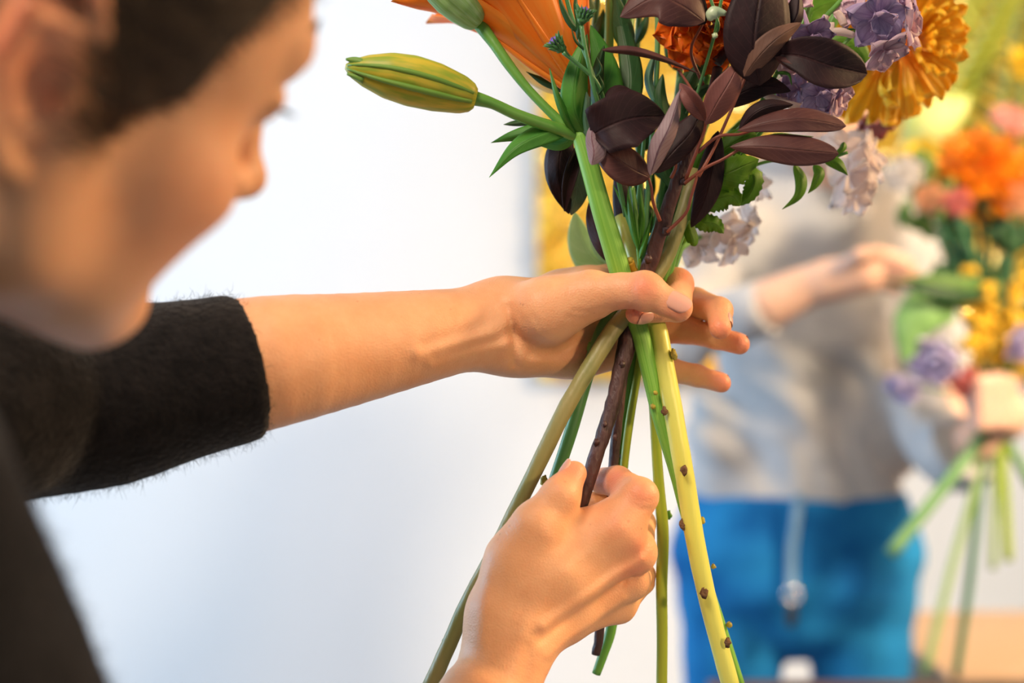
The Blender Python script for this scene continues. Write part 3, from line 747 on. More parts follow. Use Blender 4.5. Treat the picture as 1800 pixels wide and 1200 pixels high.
# ================================================================ plant materials
def leafmat(name, c1, c2, vein, rough=.5, transl=.2, nv=9, vw=.05, bump=.3, nscale=60, spec=.4, vmix=.55):
    N = NT(name); b = N.b; tc = N.n('ShaderNodeTexCoord')
    nz = N.n('ShaderNodeTexNoise', Scale=nscale, Detail=5); N.l(tc.outputs['Object'], nz.inputs['Vector'])
    rp = N.n('ShaderNodeValToRGB'); rp.color_ramp.elements[0].position = .33; rp.color_ramp.elements[1].position = .67
    rp.color_ramp.elements[0].color = C4(c1); rp.color_ramp.elements[1].color = C4(c2); N.l(nz.outputs[0], rp.inputs[0])
    sx = N.n('ShaderNodeSeparateXYZ'); N.l(tc.outputs['UV'], sx.inputs[0])
    def M(op, a, b_=None, c=None):
        x = N.n('ShaderNodeMath', _operation=op)
        for i, v in enumerate((a, b_, c)):
            if v is None: continue
            if isinstance(v, (int, float)): x.inputs[i].default_value = v
            else: N.l(v, x.inputs[i])
        return x.outputs[0]
    du = M('ABSOLUTE', M('SUBTRACT', sx.outputs[0], .5))
    mid = M('SUBTRACT', 1, M('SMOOTH_MIN', M('MULTIPLY', du, 30), 1, .3))
    fr = M('FRACT', M('MULTIPLY', M('SUBTRACT', sx.outputs[1], M('MULTIPLY', du, .55)), nv))
    tri = M('ABSOLUTE', M('SUBTRACT', fr, .5))
    sv = M('LESS_THAN', tri, vw)
    v = M('MINIMUM', M('ADD', M('MAXIMUM', mid, 0), M('MULTIPLY', sv, .6)), 1)
    mx = N.n('ShaderNodeMixRGB'); mx.inputs[2].default_value = C4(vein); N.l(M('MULTIPLY', v, vmix), mx.inputs[0]); N.l(rp.outputs[0], mx.inputs[1])
    N.l(mx.outputs[0], b.inputs['Base Color']); b.inputs['Roughness'].default_value = rough; b.inputs['Specular IOR Level'].default_value = spec
    h = M('ADD', M('MULTIPLY', v, -.8), M('MULTIPLY', nz.outputs[0], 1.0))
    bp = N.n('ShaderNodeBump', Strength=bump, Distance=.0015); N.l(h, bp.inputs['Height']); N.l(bp.outputs[0], b.inputs['Normal'])
    tr = N.n('ShaderNodeBsdfTranslucent'); N.l(mx.outputs[0], tr.inputs[0])
    ms = N.n('ShaderNodeMixShader'); ms.inputs[0].default_value = transl; N.l(b.outputs[0], ms.inputs[1]); N.l(tr.outputs[0], ms.inputs[2]); N.l(ms.outputs[0], N.out.inputs[0])
    return N.m
def streaks(name, c1, c2, rough=.45, transl=.25, nu=14, bump=.3, noise=3, c3=None):
    """petal / stem colour with lengthwise streaks (UV.x across)"""
    N = NT(name); b = N.b; tc = N.n('ShaderNodeTexCoord'); mp = N.n('ShaderNodeMapping'); mp.inputs['Scale'].default_value = (nu, .8, 1); N.l(tc.outputs['UV'], mp.inputs[0])
    nz = N.n('ShaderNodeTexNoise', Scale=noise, Detail=3); N.l(mp.outputs[0], nz.inputs['Vector'])
    rp = N.n('ShaderNodeValToRGB'); rp.color_ramp.elements[0].position = .38; rp.color_ramp.elements[1].position = .62
    rp.color_ramp.elements[0].color = C4(c1); rp.color_ramp.elements[1].color = C4(c2); N.l(nz.outputs[0], rp.inputs[0]); src = rp.outputs[0]
    if c3:
        sx = N.n('ShaderNodeSeparateXYZ'); N.l(tc.outputs['UV'], sx.inputs[0])
        r3 = N.n('ShaderNodeValToRGB'); r3.color_ramp.elements[0].position = .0; r3.color_ramp.elements[1].position = .45; r3.color_ramp.elements[0].color = (1, 1, 1, 1); r3.color_ramp.elements[1].color = (0, 0, 0, 1)
        N.l(sx.outputs[1], r3.inputs[0]); mx = N.n('ShaderNodeMixRGB'); mx.inputs[2].default_value = C4(c3); N.l(r3.outputs[0], mx.inputs[0]); N.l(src, mx.inputs[1]); src = mx.outputs[0]
    N.l(src, b.inputs['Base Color']); b.inputs['Roughness'].default_value = rough; b.inputs['Specular IOR Level'].default_value = .35
    bp = N.n('ShaderNodeBump', Strength=bump, Distance=.001); N.l(nz.outputs[0], bp.inputs['Height']); N.l(bp.outputs[0], b.inputs['Normal'])
    if transl:
        tr = N.n('ShaderNodeBsdfTranslucent'); N.l(src, tr.inputs[0]); ms = N.n('ShaderNodeMixShader'); ms.inputs[0].default_value = transl
        N.l(b.outputs[0], ms.inputs[1]); N.l(tr.outputs[0], ms.inputs[2]); N.l(ms.outputs[0], N.out.inputs[0])
    return N.m
G_LILY = streaks('lily_green', (.16, .42, .05), (.24, .52, .08), transl=0)
G_LEAF = leafmat('fresh_leaf', (.06, .26, .03), (.10, .34, .04), (.16, .42, .07), nv=3, vw=.02, transl=.3)
G_DARK = leafmat('dark_leaf', (.018, .075, .018), (.035, .12, .03), (.06, .17, .05), nv=5, vw=.03, transl=.2)
G_BLUE = leafmat('blue_green_leaf', (.07, .20, .12), (.12, .28, .17), (.16, .34, .22), nv=3, vw=.02, transl=.2)
G_PALE = leafmat('pale_leaf', (.38, .60, .26), (.50, .70, .38), (.58, .76, .46), nv=5, transl=.35)
G_BASIL = leafmat('basil_leaf', (.10, .27, .012), (.17, .37, .02), (.26, .46, .05), nv=7, transl=.35, bump=.6)
G_YEL = leafmat('yellow_green_leaf', (.30, .35, .03), (.40, .44, .06), (.46, .50, .10), nv=4, transl=.4)
SM_DARK = leafmat('smoke_leaf_dark', (.014, .007, .009), (.034, .014, .016), (.08, .035, .035), nv=11, vw=.05, transl=.06, rough=.55, bump=.6, vmix=.35, spec=.22)
SM_BROWN = leafmat('smoke_leaf_brown', (.075, .026, .026), (.13, .050, .042), (.20, .08, .06), nv=11, vw=.05, transl=.12, rough=.5, bump=.5, vmix=.45)
SM_GREY = leafmat('smoke_leaf_grey', (.23, .16, .18), (.31, .23, .25), (.16, .03, .07), nv=10, vw=.06, transl=.08, rough=.55, bump=.6, vmix=.8)
SM_ROSE = leafmat('smoke_leaf_rose', (.19, .068, .060), (.26, .10, .085), (.34, .15, .12), nv=12, vw=.06, transl=.15, rough=.55, bump=.6)
SM_TAN = leafmat('smoke_leaf_tan', (.15, .075, .05), (.21, .11, .075), (.10, .045, .03), nv=10, vw=.06, transl=.1, rough=.6, bump=.6)
BARK = mat('dark_bark', (.030, .012, .013), (.085, .035, .032), scale=120, rough=.5, bump=.9, bscale=240, stretch=(1, 1, .35))
TWIG = mat('red_twig', (.26, .07, .035), (.20, .05, .03), scale=60, rough=.45)
OLIVE = mat('olive_stem', (.30, .27, .10), (.20, .22, .07), scale=40, rough=.45, bump=.5, bscale=140, stretch=(1, 1, .2))
OLIVE_DK = mat('brown_green_stem', (.13, .14, .045), (.19, .15, .07), scale=40, rough=.45, bump=.5, bscale=140, stretch=(1, 1, .2))
G_STEM = mat('green_stem', (.10, .30, .04), (.16, .38, .06), scale=30, rough=.4, bump=.3, bscale=140, stretch=(1, 1, .15))
GD_STEM = mat('deep_green_stem', (.05, .19, .05), (.09, .26, .08), scale=30, rough=.4, bump=.3, bscale=140, stretch=(1, 1, .15))
Y_STEM = mat('yellow_stem', (.74, .72, .10), (.62, .68, .16), scale=24, rough=.38, bump=.35, bscale=120, stretch=(1, 1, .15))
YG_STEM = mat('yellow_green_stem', (.28, .40, .02), (.38, .46, .04), scale=30, rough=.4, bump=.4, bscale=130, stretch=(1, 1, .15))
SCAR = mat('scar_brown', (.10, .045, .02), (.22, .12, .05), scale=300, rough=.8, bump=1, bscale=600)
NODE_Y = mat('node_yellow', (.50, .42, .05), (.34, .28, .04), scale=200, rough=.6, bump=.6, bscale=400)
PUR = mat('purple_floret', (.12, .05, .42), (.24, .12, .55), scale=400, rough=.6)
CUT = mat('cut_stem', (.75, .50, .05), (.62, .36, .03), scale=200, rough=.6)
def part_tube(name, pts, rs, m, parent, n=30, seg=12, wob=0, seed=1, px=True):
    pts = [P(*q) for q in pts]
    if px: rs = [PX(r) for r in rs]
    mb = MB(); mb.add(*tube(pts, rs, n, seg, wob=wob, seed=seed)); return mb.build(name, m, parent)
def part_leaf(name, mtl, parent, spine, wl, wr=None, th=.0004, **kw):
    mb = MB(); mb.add(*sheet(leaf_grid(spine, wl, wr, **kw), th)); return mb.build(name, mtl, parent)
def knob(name, m, parent, px, py, d, r, stretch=(1, 1, 1), seed=0, spikes=0):
    rg_ = np.random.RandomState(seed); V = []; F = []; n, k = 6, 8; c = np.array(P(px, py, d))
    for i in range(n + 1):
        a = math.pi * i / n
        for j in range(k):
            b_ = 2 * math.pi * j / k; rr_ = PX(r) * (1 + rg_.uniform(-.28, .28) + (spikes * (j % 2) * (i % 2)))
            V.append(c + rr_ * np.array((math.sin(a) * math.cos(b_) * stretch[0], math.sin(a) * math.sin(b_) * stretch[1], math.cos(a) * stretch[2])))
    F = [(i * k + j, i * k + (j + 1) % k, (i + 1) * k + (j + 1) % k, (i + 1) * k + j) for i in range(n) for j in range(k)]
    mb = MB(); mb.add(V, F); return mb.build(name, m, parent)
def stem_thing(name, label, pts, rs, m, cat='stem', group='stems below the hands', nodes=(), wob=0, n=40):
    e = empty(name); tag(e, label, cat, group)
    part_tube('stem', pts, rs, m, e, n=n, wob=wob, seed=len(label))
    for i, (x, y, d, r, mm) in enumerate(nodes): knob('bud_node', mm, e, x, y, d + .0075, r * .78, (1, 1, 1.3), seed=i + len(label), spikes=.2)
    return e
# ================================================================ stems crossing in the fist and fanning out below it
stem_thing('flower_stem', 'tan olive woody stem leaning down left past the lower hand',
    [(1222, 300, .86), (1178, 440, .846), (1128, 520, .840), (1082, 575, .832), (1040, 640, .826), (992, 722, .822), (948, 812, .822), (880, 948, .828), (822, 1058, .830), (788, 1135, .832), (752, 1215, .834)],
    [13, 13, 14, 16, 15, 14.5, 14, 13.5, 13.5, 14, 14.5], OLIVE, nodes=[(998, 700, .818, 9, G_STEM), (957, 845, .820, 9, NODE_Y), (880, 945, .822, 11, SCAR), (873, 950, .824, 8, NODE_Y), (783, 1130, .828, 8, GD_STEM), (1078, 582, .822, 9, NODE_Y), (975, 775, .815, 5, NODE_Y)], wob=.03)
stem_thing('flower_stem', 'smooth deep green stem just right of the tan woody stem, ending behind the lower thumb',
    [(1200, 330, .87), (1150, 450, .856), (1105, 520, .848), (1062, 575, .842), (1035, 650, .838), (1003, 760, .836), (965, 872, .838), (930, 960, .842)], [10, 11, 12, 13, 12, 12, 11, 10], GD_STEM, nodes=[(1038, 610, .832, 8, G_STEM)])
stem_thing('flower_stem', 'second dark woody stem hanging close behind the pinched branch',
    [(1130, 400, .872), (1118, 500, .862), (1100, 600, .852), (1090, 700, .846), (1080, 800, .848), (1066, 960, .852), (1054, 1110, .856), (1047, 1150, .857)], [8, 9, 12, 9, 9, 9, 9, 8], BARK, nodes=[(1093, 803, .846, 5, BARK)], wob=.05)
stem_thing('flower_stem', 'thin green stem, its cut tip showing just under the lower hand',
    [(1070, 380, .88), (1100, 480, .87), (1118, 560, .864), (1112, 640, .858), (1094, 740, .856), (1080, 860, .858), (1085, 1000, .862), (1075, 1100, .864), (1060, 1150, .865), (1048, 1184, .866)], [7, 7, 8, 8, 8, 8, 9, 10, 9, 8], G_STEM)
stem_thing('flower_stem', 'thin yellow green stem with one joint, third from the right above the lower hand',
    [(1190, 380, .872), (1160, 480, .864), (1136, 560, .858), (1122, 650, .854), (1106, 745, .852), (1096, 830, .854), (1094, 900, .86)], [6, 7, 8, 7, 8, 7.5, 7], YG_STEM, nodes=[(1101, 752, .848, 7, NODE_Y), (1118, 612, .850, 6, SCAR)])
stem_thing('flower_stem', 'straight yellow green stem hanging vertically just right of the lower hand',
    [(1135, 470, .868), (1140, 560, .860), (1146, 660, .856), (1152, 760, .853), (1158, 850, .852), (1165, 935, .852), (1163, 1030, .853), (1164, 1120, .854), (1163, 1215, .855)], [7, 9, 9, 9, 10, 11, 10.5, 10, 10], YG_STEM,
    nodes=[(1147, 768, .848, 6, NODE_Y), (1176, 905, .850, 7, G_STEM), (1160, 1022, .848, 5, NODE_Y)])
yel = stem_thing('flower_stem', 'thick pale yellow stem with brown bud scars, running furthest right of the fan',
    [(1090, 380, .868), (1120, 470, .856), (1140, 530, .846), (1157, 580, .838), (1170, 650, .832), (1190, 760, .828), (1206, 850, .828), (1222, 950, .829), (1242, 1045, .831), (1264, 1130, .833), (1287, 1215, .835)],
    [11, 12, 14, 16, 17, 17, 17, 17, 16, 16, 16], Y_STEM,
    nodes=[(1184, 622, .822, 8, NODE_Y), (1168, 722, .816, 7, SCAR), (1186, 626, .822, 6, NODE_Y), (1203, 827, .811, 8, SCAR), (1201, 922, .820, 9, SCAR), (1235, 914, .826, 6, NODE_Y), (1238, 1043, .814, 9, SCAR), (1279, 1129, .818, 8, SCAR)], wob=.015)
stub = empty('cut_stub'); tag(stub, 'short cut yellow stub poking out between the stems just above the thumb', 'stem')
part_tube('stem', [(1122, 485, .848), (1112, 472, .842), (1106, 458, .836)], [8, 8, 8.5], CUT, stub, n=8, wob=.08)
knob('cut_face', NODE_Y, stub, 1106, 457, .835, 8, (1, .6, .7), 2)
# ================================================================ lily
lily = empty('lily'); tag(lily, 'orange lily with a plump yellow-green bud reaching left and a thick green stem', 'flower')
part_tube('stem', [(1018, 232, .83), (1036, 290, .828), (1058, 370, .828), (1082, 450, .832), (1102, 520, .836), (1124, 580, .834), (1140, 645, .833), (1160, 730, .836), (1188, 830, .842), (1205, 905, .846), (1228, 985, .850), (1258, 1070, .852), (1303, 1210, .856)],
    [15, 17, 18, 19, 18, 16.5, 15, 14.5, 12, 9, 9, 9, 9], G_LILY, lily, n=70, seg=16)
for i, (x, y, d, r) in enumerate(((1148, 714, .828, 6), (1152, 690, .824, 5), (1202, 862, .842, 5), (1254, 995, .846, 6), (1282, 1098, .848, 7))): knob('bud_node', NODE_Y, lily, x, y, d + .003, r * .8, seed=i)
# big bud
BUD = streaks('lily_bud_skin', (.60, .50, .05), (.30, .42, .04), transl=.12, nu=5, noise=4, bump=.2)
BUDG = streaks('lily_bud_seam', (.12, .27, .04), (.18, .34, .05), transl=0)
ax0, ax1 = np.array(P(836, 173, .81)), np.array(P(607, 117, .80))
def budmesh(a0, a1, R, lobes, n=34, k=48, gap=.0):
    t_ = (a1 - a0); L = np.linalg.norm(t_); t_ = t_ / L; u = np.cross(t_, (0, 1, 0)); u /= np.linalg.norm(u); v = np.cross(t_, u)
    V = []; uv = []
    for i in range(n):
        t = i / (n - 1)
        rr_ = R * np.interp(t, [0, .02, .1, .3, .5, .68, .85, .95, 1], [.40, .55, .74, .94, 1.0, .90, .62, .36, .10])
        for j in range(k):
            a = 2 * math.pi * j / k
            f = 1 - .10 * math.exp(-((((a * lobes / (2 * math.pi)) % 1) - .5) / .07) ** 2) + .03 * math.cos(lobes * a)
            V.append(a0 + t_ * L * t - u * R * .10 * math.sin(t * 3.1) + rr_ * f * (math.cos(a) * u + math.sin(a) * v)); uv.append((j / k, t))
    F = [(i * k + j, i * k + (j + 1) % k, (i + 1) * k + (j + 1) % k, (i + 1) * k + j) for i in range(n - 1) for j in range(k)] + [tuple(range(k))[::-1], tuple((n - 1) * k + j for j in range(k))]
    return V, F, uv
mb = MB(); mb.add(*budmesh(ax0, ax1, PX(45, .805), 3)); bud = mb.build('bud', BUD, lily); bud['label'] = 'plump closed yellow-green lily bud'
for off in (-.15, .45):   # the dark green seams between the sepals
    t_ = ax1 - ax0; u = np.cross(t_ / np.linalg.norm(t_), (0, 1, 0)); u /= np.linalg.norm(u); pts = []
    for t in np.linspace(.02, .98, 12):
        rr_ = PX(45, .805) * np.interp(t, [0, .02, .1, .3, .5, .68, .85, .95, 1], [.40, .55, .74, .94, 1.0, .90, .62, .36, .10])
        a = off; pts.append(ax0 + t_ * t - u * PX(45, .805) * .10 * math.sin(t * 3.1) + (rr_ * .97) * (-math.sin(a) * u * 1.0 * (-1) + math.cos(a) * np.array((0, -1, 0))))
    mb = MB(); mb.add(*tube(pts, [.0012, .0018, .0018, .0012, .0006], 24, 8)); mb.build('seam', BUDG, bud)
for p_, w_ in (([(640, 112, .797), (622, 106, .797), (608, 104, .797)], 9), ([(640, 140, .797), (624, 134, .797), (610, 130, .797)], 7)):
    part_tube('sepal_tip', p_, [w_, w_ * .7, 2], BUDG, bud, n=8)
part_tube('bud_stalk', [(832, 172, .81), (866, 182, .813), (905, 200, .817), (948, 216, .822), (985, 228, .826), (1018, 240, .83)], [13, 9.5, 10, 10.5, 11, 12], G_STEM, lily)
part_tube('flower_stalk', [(838, 36, .842), (868, 76, .838), (893, 112, .836), (925, 153, .834), (960, 190, .832), (1000, 228, .83)], [13, 10, 9.5, 8, 8, 9], G_STEM, lily)
mb = MB(); mb.add(*budmesh(np.array(P(842, 40, .838)), np.array(P(735, -50, .82)), PX(34), 3)); mb.build('bud', streaks('young_bud', (.30, .55, .16), (.42, .66, .30), transl=.15), lily)
# lily leaves (photo-space spines, real depth)
ll = [
 ('leaf', G_LEAF, [(1008, 226, .828), (955, 236, .822), (905, 262, .818), (860, 312, .820)], 20, 20, dict(kind='lance', fold=4, dl=-3, dr=3)),
 ('leaf', G_LEAF, [(1000, 232, .832), (945, 232, .83), (900, 240, .832), (863, 251, .838)], 13, 15, dict(kind='lance', fold=3)),
 ('leaf', G_DARK, [(990, 222, .834), (945, 214, .838), (905, 217, .842), (885, 219, .844)], 7, 8, dict(kind='lance', fold=3)),
 ('leaf', G_LEAF, [(1012, 240, .826), (985, 252, .832), (955, 250, .838), (925, 246, .84)], 13, 12, dict(kind='lance', fold=2)),
 ('leaf', G_LEAF, [(1010, 232, .824), (992, 200, .816), (978, 165, .812), (966, 120, .812)], 10, 10, dict(kind='blade', fold=5)),
 ('leaf', G_LEAF, [(1030, 238, .826), (1010, 190, .816), (1013, 130, .815), (1032, 60, .822)], 24, 24, dict(kind='oval', fold=7, dl=-3, dr=4)),
 ('leaf', G_LEAF, [(1040, 250, .838), (1062, 180, .836), (1060, 120, .838), (1038, 44, .842)], 24, 32, dict(kind='oval', fold=3)),
 ('leaf', G_DARK, [(1030, 170, .846), (990, 152, .848), (955, 142, .85), (925, 126, .853)], 12, 10, dict(kind='lance', fold=3)),
 ('leaf', G_DARK, [(1062, 215, .832), (1050, 175, .828), (1052, 120, .828), (1062, 80, .83)], 11, 11, dict(kind='oval', fold=4)),
 ('leaf', G_BLUE, [(1040, 250, .824), (1028, 215, .822), (1030, 180, .822), (1030, 160, .824)], 10, 9, dict(kind='oval', fold=3)),
 ('leaf', G_DARK, [(1085, 230, .838), (1108, 150, .846), (1096, 60, .854), (1070, -40, .86)], 20, 24, dict(kind='lance', fold=3))]
for i, (nm, m_, sp_, a, b_, kw) in enumerate(ll): part_leaf(nm, m_, lily, sp_, a, b_, seed=i, **kw)
# trumpet: six tepals round an axis
TEP = streaks('lily_tepal', (.95, .27, .015), (.96, .38, .05), transl=.35, nu=3, noise=2, bump=.12)
TEPY = streaks('lily_tepal_pale', (.96, .76, .34), (.98, .90, .60), transl=.6, nu=7, noise=3)
lb = np.array(P(1026, 172, .846)); la = np.array(P(884, -85, .86)) - lb; LL = np.linalg.norm(la); la /= LL
lu = np.cross(la, (0, 1, 0)); lu /= np.linalg.norm(lu); lv = np.cross(la, lu)
for kx in range(6):
    a0 = kx * math.pi / 3 + .25; G = []
    for i in range(26):
        t = i / 25; R0 = PX(np.interp(t, [0, .06, .3, .6, .85, 1], [9, 14, 56, 104, 165, 235])) * (1 if kx % 2 else .93)
        hw = np.interp(t, [0, .15, .5, .75, .92, 1], [.5, .62, .66, .50, .26, .02]); row = []
        for j in range(11):
            s = j / 10 * 2 - 1; a = a0 + s * hw; rr_ = R0 * (1 + .05 * math.cos(s * 3.1) * min(1, t * 4) + .02 * math.sin(9 * t + 3 * s + kx))
            row.append(lb + la * LL * t * (1.05 if kx % 2 else .98) + rr_ * (math.cos(a) * lu + math.sin(a) * lv))
        G.append(row)
    mb = MB(); mb.add(*sheet(G, .0009)); tp = mb.build('tepal', TEP, lily)
    rib = [G[i][5] + (G[i][5] - (lb + la * LL * i / 25)) * .02 for i in range(0, 24, 3)]
    mb = MB(); mb.add(*tube([np.array(q) for q in rib], [.0022, .0024, .0014, .0006], 16, 8)); mb.build('midrib', TEP, tp)
pt = part_leaf('tepal', TEPY, lily, [(1010, 165, .87), (960, 125, .88), (915, 88, .885), (878, 52, .89)], 36, 30, kind='oval', fold=6, seed=3); pt['label'] = 'pale translucent yellow tepal'
part_leaf('tepal', streaks('tepal_gold', (.92, .58, .05), (.95, .66, .12), transl=.4), lily, [(1008, 160, .865), (985, 135, .868), (962, 105, .872), (945, 75, .876)], 12, 12, kind='oval', fold=4)
# ================================================================ smoke bush branch
sm = empty('smoke_bush_branch'); tag(sm, 'dark purple smoke bush branch pinched between thumb and forefinger of the lower hand', 'branch')
part_tube('stem', [(1370, 40, .838), (1335, 112, .834), (1290, 158, .830), (1240, 205, .828), (1213, 262, .828), (1188, 325, .830), (1165, 395, .834), (1142, 465, .840), (1122, 530, .842), (1105, 590, .838), (1088, 665, .832), (1070, 735, .828), (1048, 800, .824), (1030, 860, .823), (1016, 905, .826), (1000, 960, .832)],
    [6, 8, 9, 10, 10, 12, 13, 14, 15, 17, 14, 13, 13, 12, 12, 11], BARK, sm, n=80, seg=14, wob=.05, seed=4)
part_tube('twig', [(1260, 110, .842), (1300, 60, .846), (1330, -20, .85)], [10, 9, 8], BARK, sm, wob=.04)
part_tube('twig', [(1262, 120, .842), (1240, 205, .834), (1222, 250, .83)], [9, 8, 8], BARK, sm, wob=.04)
for i, (x, y, d, r) in enumerate(((1048, 777, .818, 7), (1082, 768, .822, 7), (1140, 455, .828, 9), (1172, 405, .826, 10), (1202, 318, .822, 8), (1094, 640, .820, 7), (1063, 745, .818, 6))): knob('bud_node', BARK, sm, x, y, d + .003, r * .8, seed=i + 40, spikes=.2)
tw = [[(1160, 388, .828), (1148, 355, .822), (1145, 330, .816), (1138, 306, .814)], [(1172, 408, .828), (1205, 375, .824), (1215, 345, .822), (1228, 300, .82)],
      [(1203, 322, .824), (1240, 295, .818), (1270, 280, .814), (1300, 262, .812)], [(1205, 316, .824), (1226, 262, .820), (1240, 222, .818), (1236, 195, .812), (1214, 155, .812), (1192, 122, .814)],
      [(1226, 268, .822), (1262, 240, .818), (1300, 236, .818), (1330, 226, .82)], [(1236, 150, .83), (1215, 90, .826), (1236, 40, .822)], [(1228, 310, .82), (1260, 250, .822), (1312, 132, .822)], [(1180, 312, .826), (1188, 290, .82), (1178, 262, .818)]]
for q in tw: part_tube('leaf_stalk', q, [3.4, 2.8, 2.6, 2.4][:len(q)], TWIG, sm, n=20, seg=8)
sl = [
 (SM_DARK, [(1040, 238, .806), (1070, 222, .798), (1112, 208, .800), (1170, 204, .812)], 58, 56, dict(kind='strap', fold=-6, dl=3, dr=-2, wave=3, wf=1.2)),
 (SM_BROWN, [(1142, 312, .814), (1110, 296, .806), (1075, 272, .804), (1036, 236, .812)], 34, 30, dict(kind='oval', fold=4, wave=2.5, wf=1.1)),
 (SM_GREY, [(1040, 290, .803), (1044, 268, .801), (1040, 240, .803), (1044, 214, .806)], 12, 22, dict(kind='oval', fold=3)),
 (SM_GREY, [(1143, 308, .802), (1158, 262, .796), (1178, 220, .795), (1197, 156, .802)], 19, 17, dict(kind='oval', fold=5, dl=-2, dr=5)),
 (SM_DARK, [(1150, 304, .814), (1185, 265, .814), (1215, 232, .816), (1236, 190, .82)], 34, 22, dict(kind='oval', fold=5)),
 (SM_DARK, [(1060, 192, .812), (1085, 165, .818), (1118, 186, .82), (1150, 220, .822)], 16, 20, dict(kind='oval', fold=3)),
 (SM_ROSE, [(1240, 218, .814), (1262, 178, .808), (1282, 145, .806), (1301, 106, .81)], 26, 27, dict(kind='oval', fold=3, dl=-3, dr=3)),
 (SM_ROSE, [(1240, 212, .812), (1224, 188, .802), (1208, 165, .80), (1195, 146, .806)], 17, 15, dict(kind='oval', fold=-4, dl=4, dr=-4)),
 (SM_BROWN, [(1058, 88, .80), (1110, 90, .80), (1165, 104, .806), (1230, 130, .814)], 9, 7, dict(kind='lance', fold=4)),
 (SM_BROWN, [(1238, 38, .808), (1195, 8, .800), (1150, -4, .800), (1090, 30, .806)], 45, 38, dict(kind='oval', fold=3, dl=-4, dr=4)),
 (SM_DARK, [(1240, 42, .812), (1215, 10, .806), (1190, -20, .806), (1160, -50, .81)], 34, 28, dict(kind='oval', fold=3)),
 (SM_DARK, [(1335, 150, .812), (1325, 80, .800), (1335, 0, .80), (1355, -80, .81)], 55, 62, dict(kind='oval', fold=4, dl=-2, dr=5)),
 (SM_DARK, [(1350, 80, .815), (1385, 50, .812), (1402, 25, .812), (1405, -20, .815)], 30, 12, dict(kind='oval', fold=5)),
 (SM_TAN, [(1308, 134, .808), (1335, 98, .800), (1368, 66, .798), (1408, 40, .804)], 22, 19, dict(kind='oval', fold=3, dl=-2, dr=3)),
 (SM_DARK, [(1355, 94, .812), (1405, 98, .804), (1460, 116, .802), (1524, 130, .810)], 46, 40, dict(kind='obov', fold=-5, wave=1.5, wf=1)),
 (SM_BROWN, [(1362, 100, .808), (1405, 118, .802), (1450, 138, .802), (1490, 150, .806)], 10, 12, dict(kind='lance', fold=2)),
 (SM_BROWN, [(1296, 230, .812), (1350, 216, .806), (1415, 210, .804), (1487, 222, .81)], 20, 22, dict(kind='obov', fold=3, dl=3, dr=-3)),
 (SM_DARK, [(1300, 228, .818), (1325, 200, .812), (1355, 186, .810), (1394, 184, .812)], 14, 16, dict(kind='oval', fold=4)),
 (SM_BROWN, [(1283, 258, .810), (1340, 258, .804), (1405, 264, .802), (1474, 270, .806)], 26, 28, dict(kind='obov', fold=4, wave=1.2, wf=1)),
 (SM_DARK, [(1262, 230, .84), (1250, 300, .84), (1238, 350, .842), (1215, 400, .846)], 24, 24, dict(kind='oval', fold=3)),
 (SM_DARK, [(1250, 190, .845), (1300, 165, .84), (1345, 150, .842), (1390, 160, .846)], 22, 22, dict(kind='oval', fold=3))]
for i, (m_, sp_, a, b_, kw) in enumerate(sl): part_leaf('leaf', m_, sm, sp_, a, b_, seed=50 + i, n=26, m=11, **kw)
# second smoke bush sprig, hanging dark on the left
s2 = empty('smoke_bush_sprig'); tag(s2, 'near black drooping leaves left of the lily stem against the gold', 'branch')
part_tube('stem', [(1108, 500, .866), (1070, 400, .862), (1030, 300, .86), (1010, 230, .862)], [6, 6, 5, 5], BARK, s2, wob=.03)
part_leaf('leaf', SM_DARK, s2, [(1000, 238, .856), (985, 270, .852), (984, 320, .852), (1000, 376, .856)], 28, 26, kind='oval', fold=5, wave=3, wf=1.5, seed=4)
part_leaf('leaf', SM_DARK, s2, [(1022, 245, .852), (1008, 290, .846), (998, 330, .846), (992, 372, .85)], 12, 12, kind='oval', fold=-4, seed=8)
part_leaf('leaf', SM_DARK, s2, [(1086, 470, .856), (1062, 430, .85), (1045, 385, .85), (1040, 345, .852)], 18, 16, kind='oval', fold=5, wave=2, wf=1.4, seed=5)
part_leaf('leaf', SM_DARK, s2, [(1110, 470, .868), (1100, 400, .866), (1092, 340, .866), (1085, 290, .868)], 18, 18, kind='oval', fold=5, seed=6)
eu = empty('eucalyptus_sprig'); tag(eu, 'grey green round leaves with red blotches behind the lily stem', 'foliage')
part_tube('stem', [(1112, 510, .872), (1080, 420, .87), (1045, 330, .868), (1030, 270, .866)], [5, 5, 4, 4], G_STEM, eu)
part_leaf('leaf', leafmat('eucalyptus_leaf', (.14, .24, .15), (.20, .12, .09), (.26, .34, .24), nscale=30, nv=5), eu, [(1030, 268, .858), (1018, 305, .855), (1012, 345, .855), (1004, 378, .858)], 22, 26, kind='oval', fold=3, seed=1)
part_leaf('leaf', G_PALE, eu, [(1085, 475, .90), (1052, 462, .905), (1025, 425, .905), (1010, 372, .90)], 34, 24, kind='oval', fold=3, seed=2)
part_leaf('leaf', G_PALE, eu, [(1092, 470, .896), (1070, 440, .90), (1055, 410, .90), (1045, 380, .898)], 24, 24, kind='oval', fold=3, seed=3)
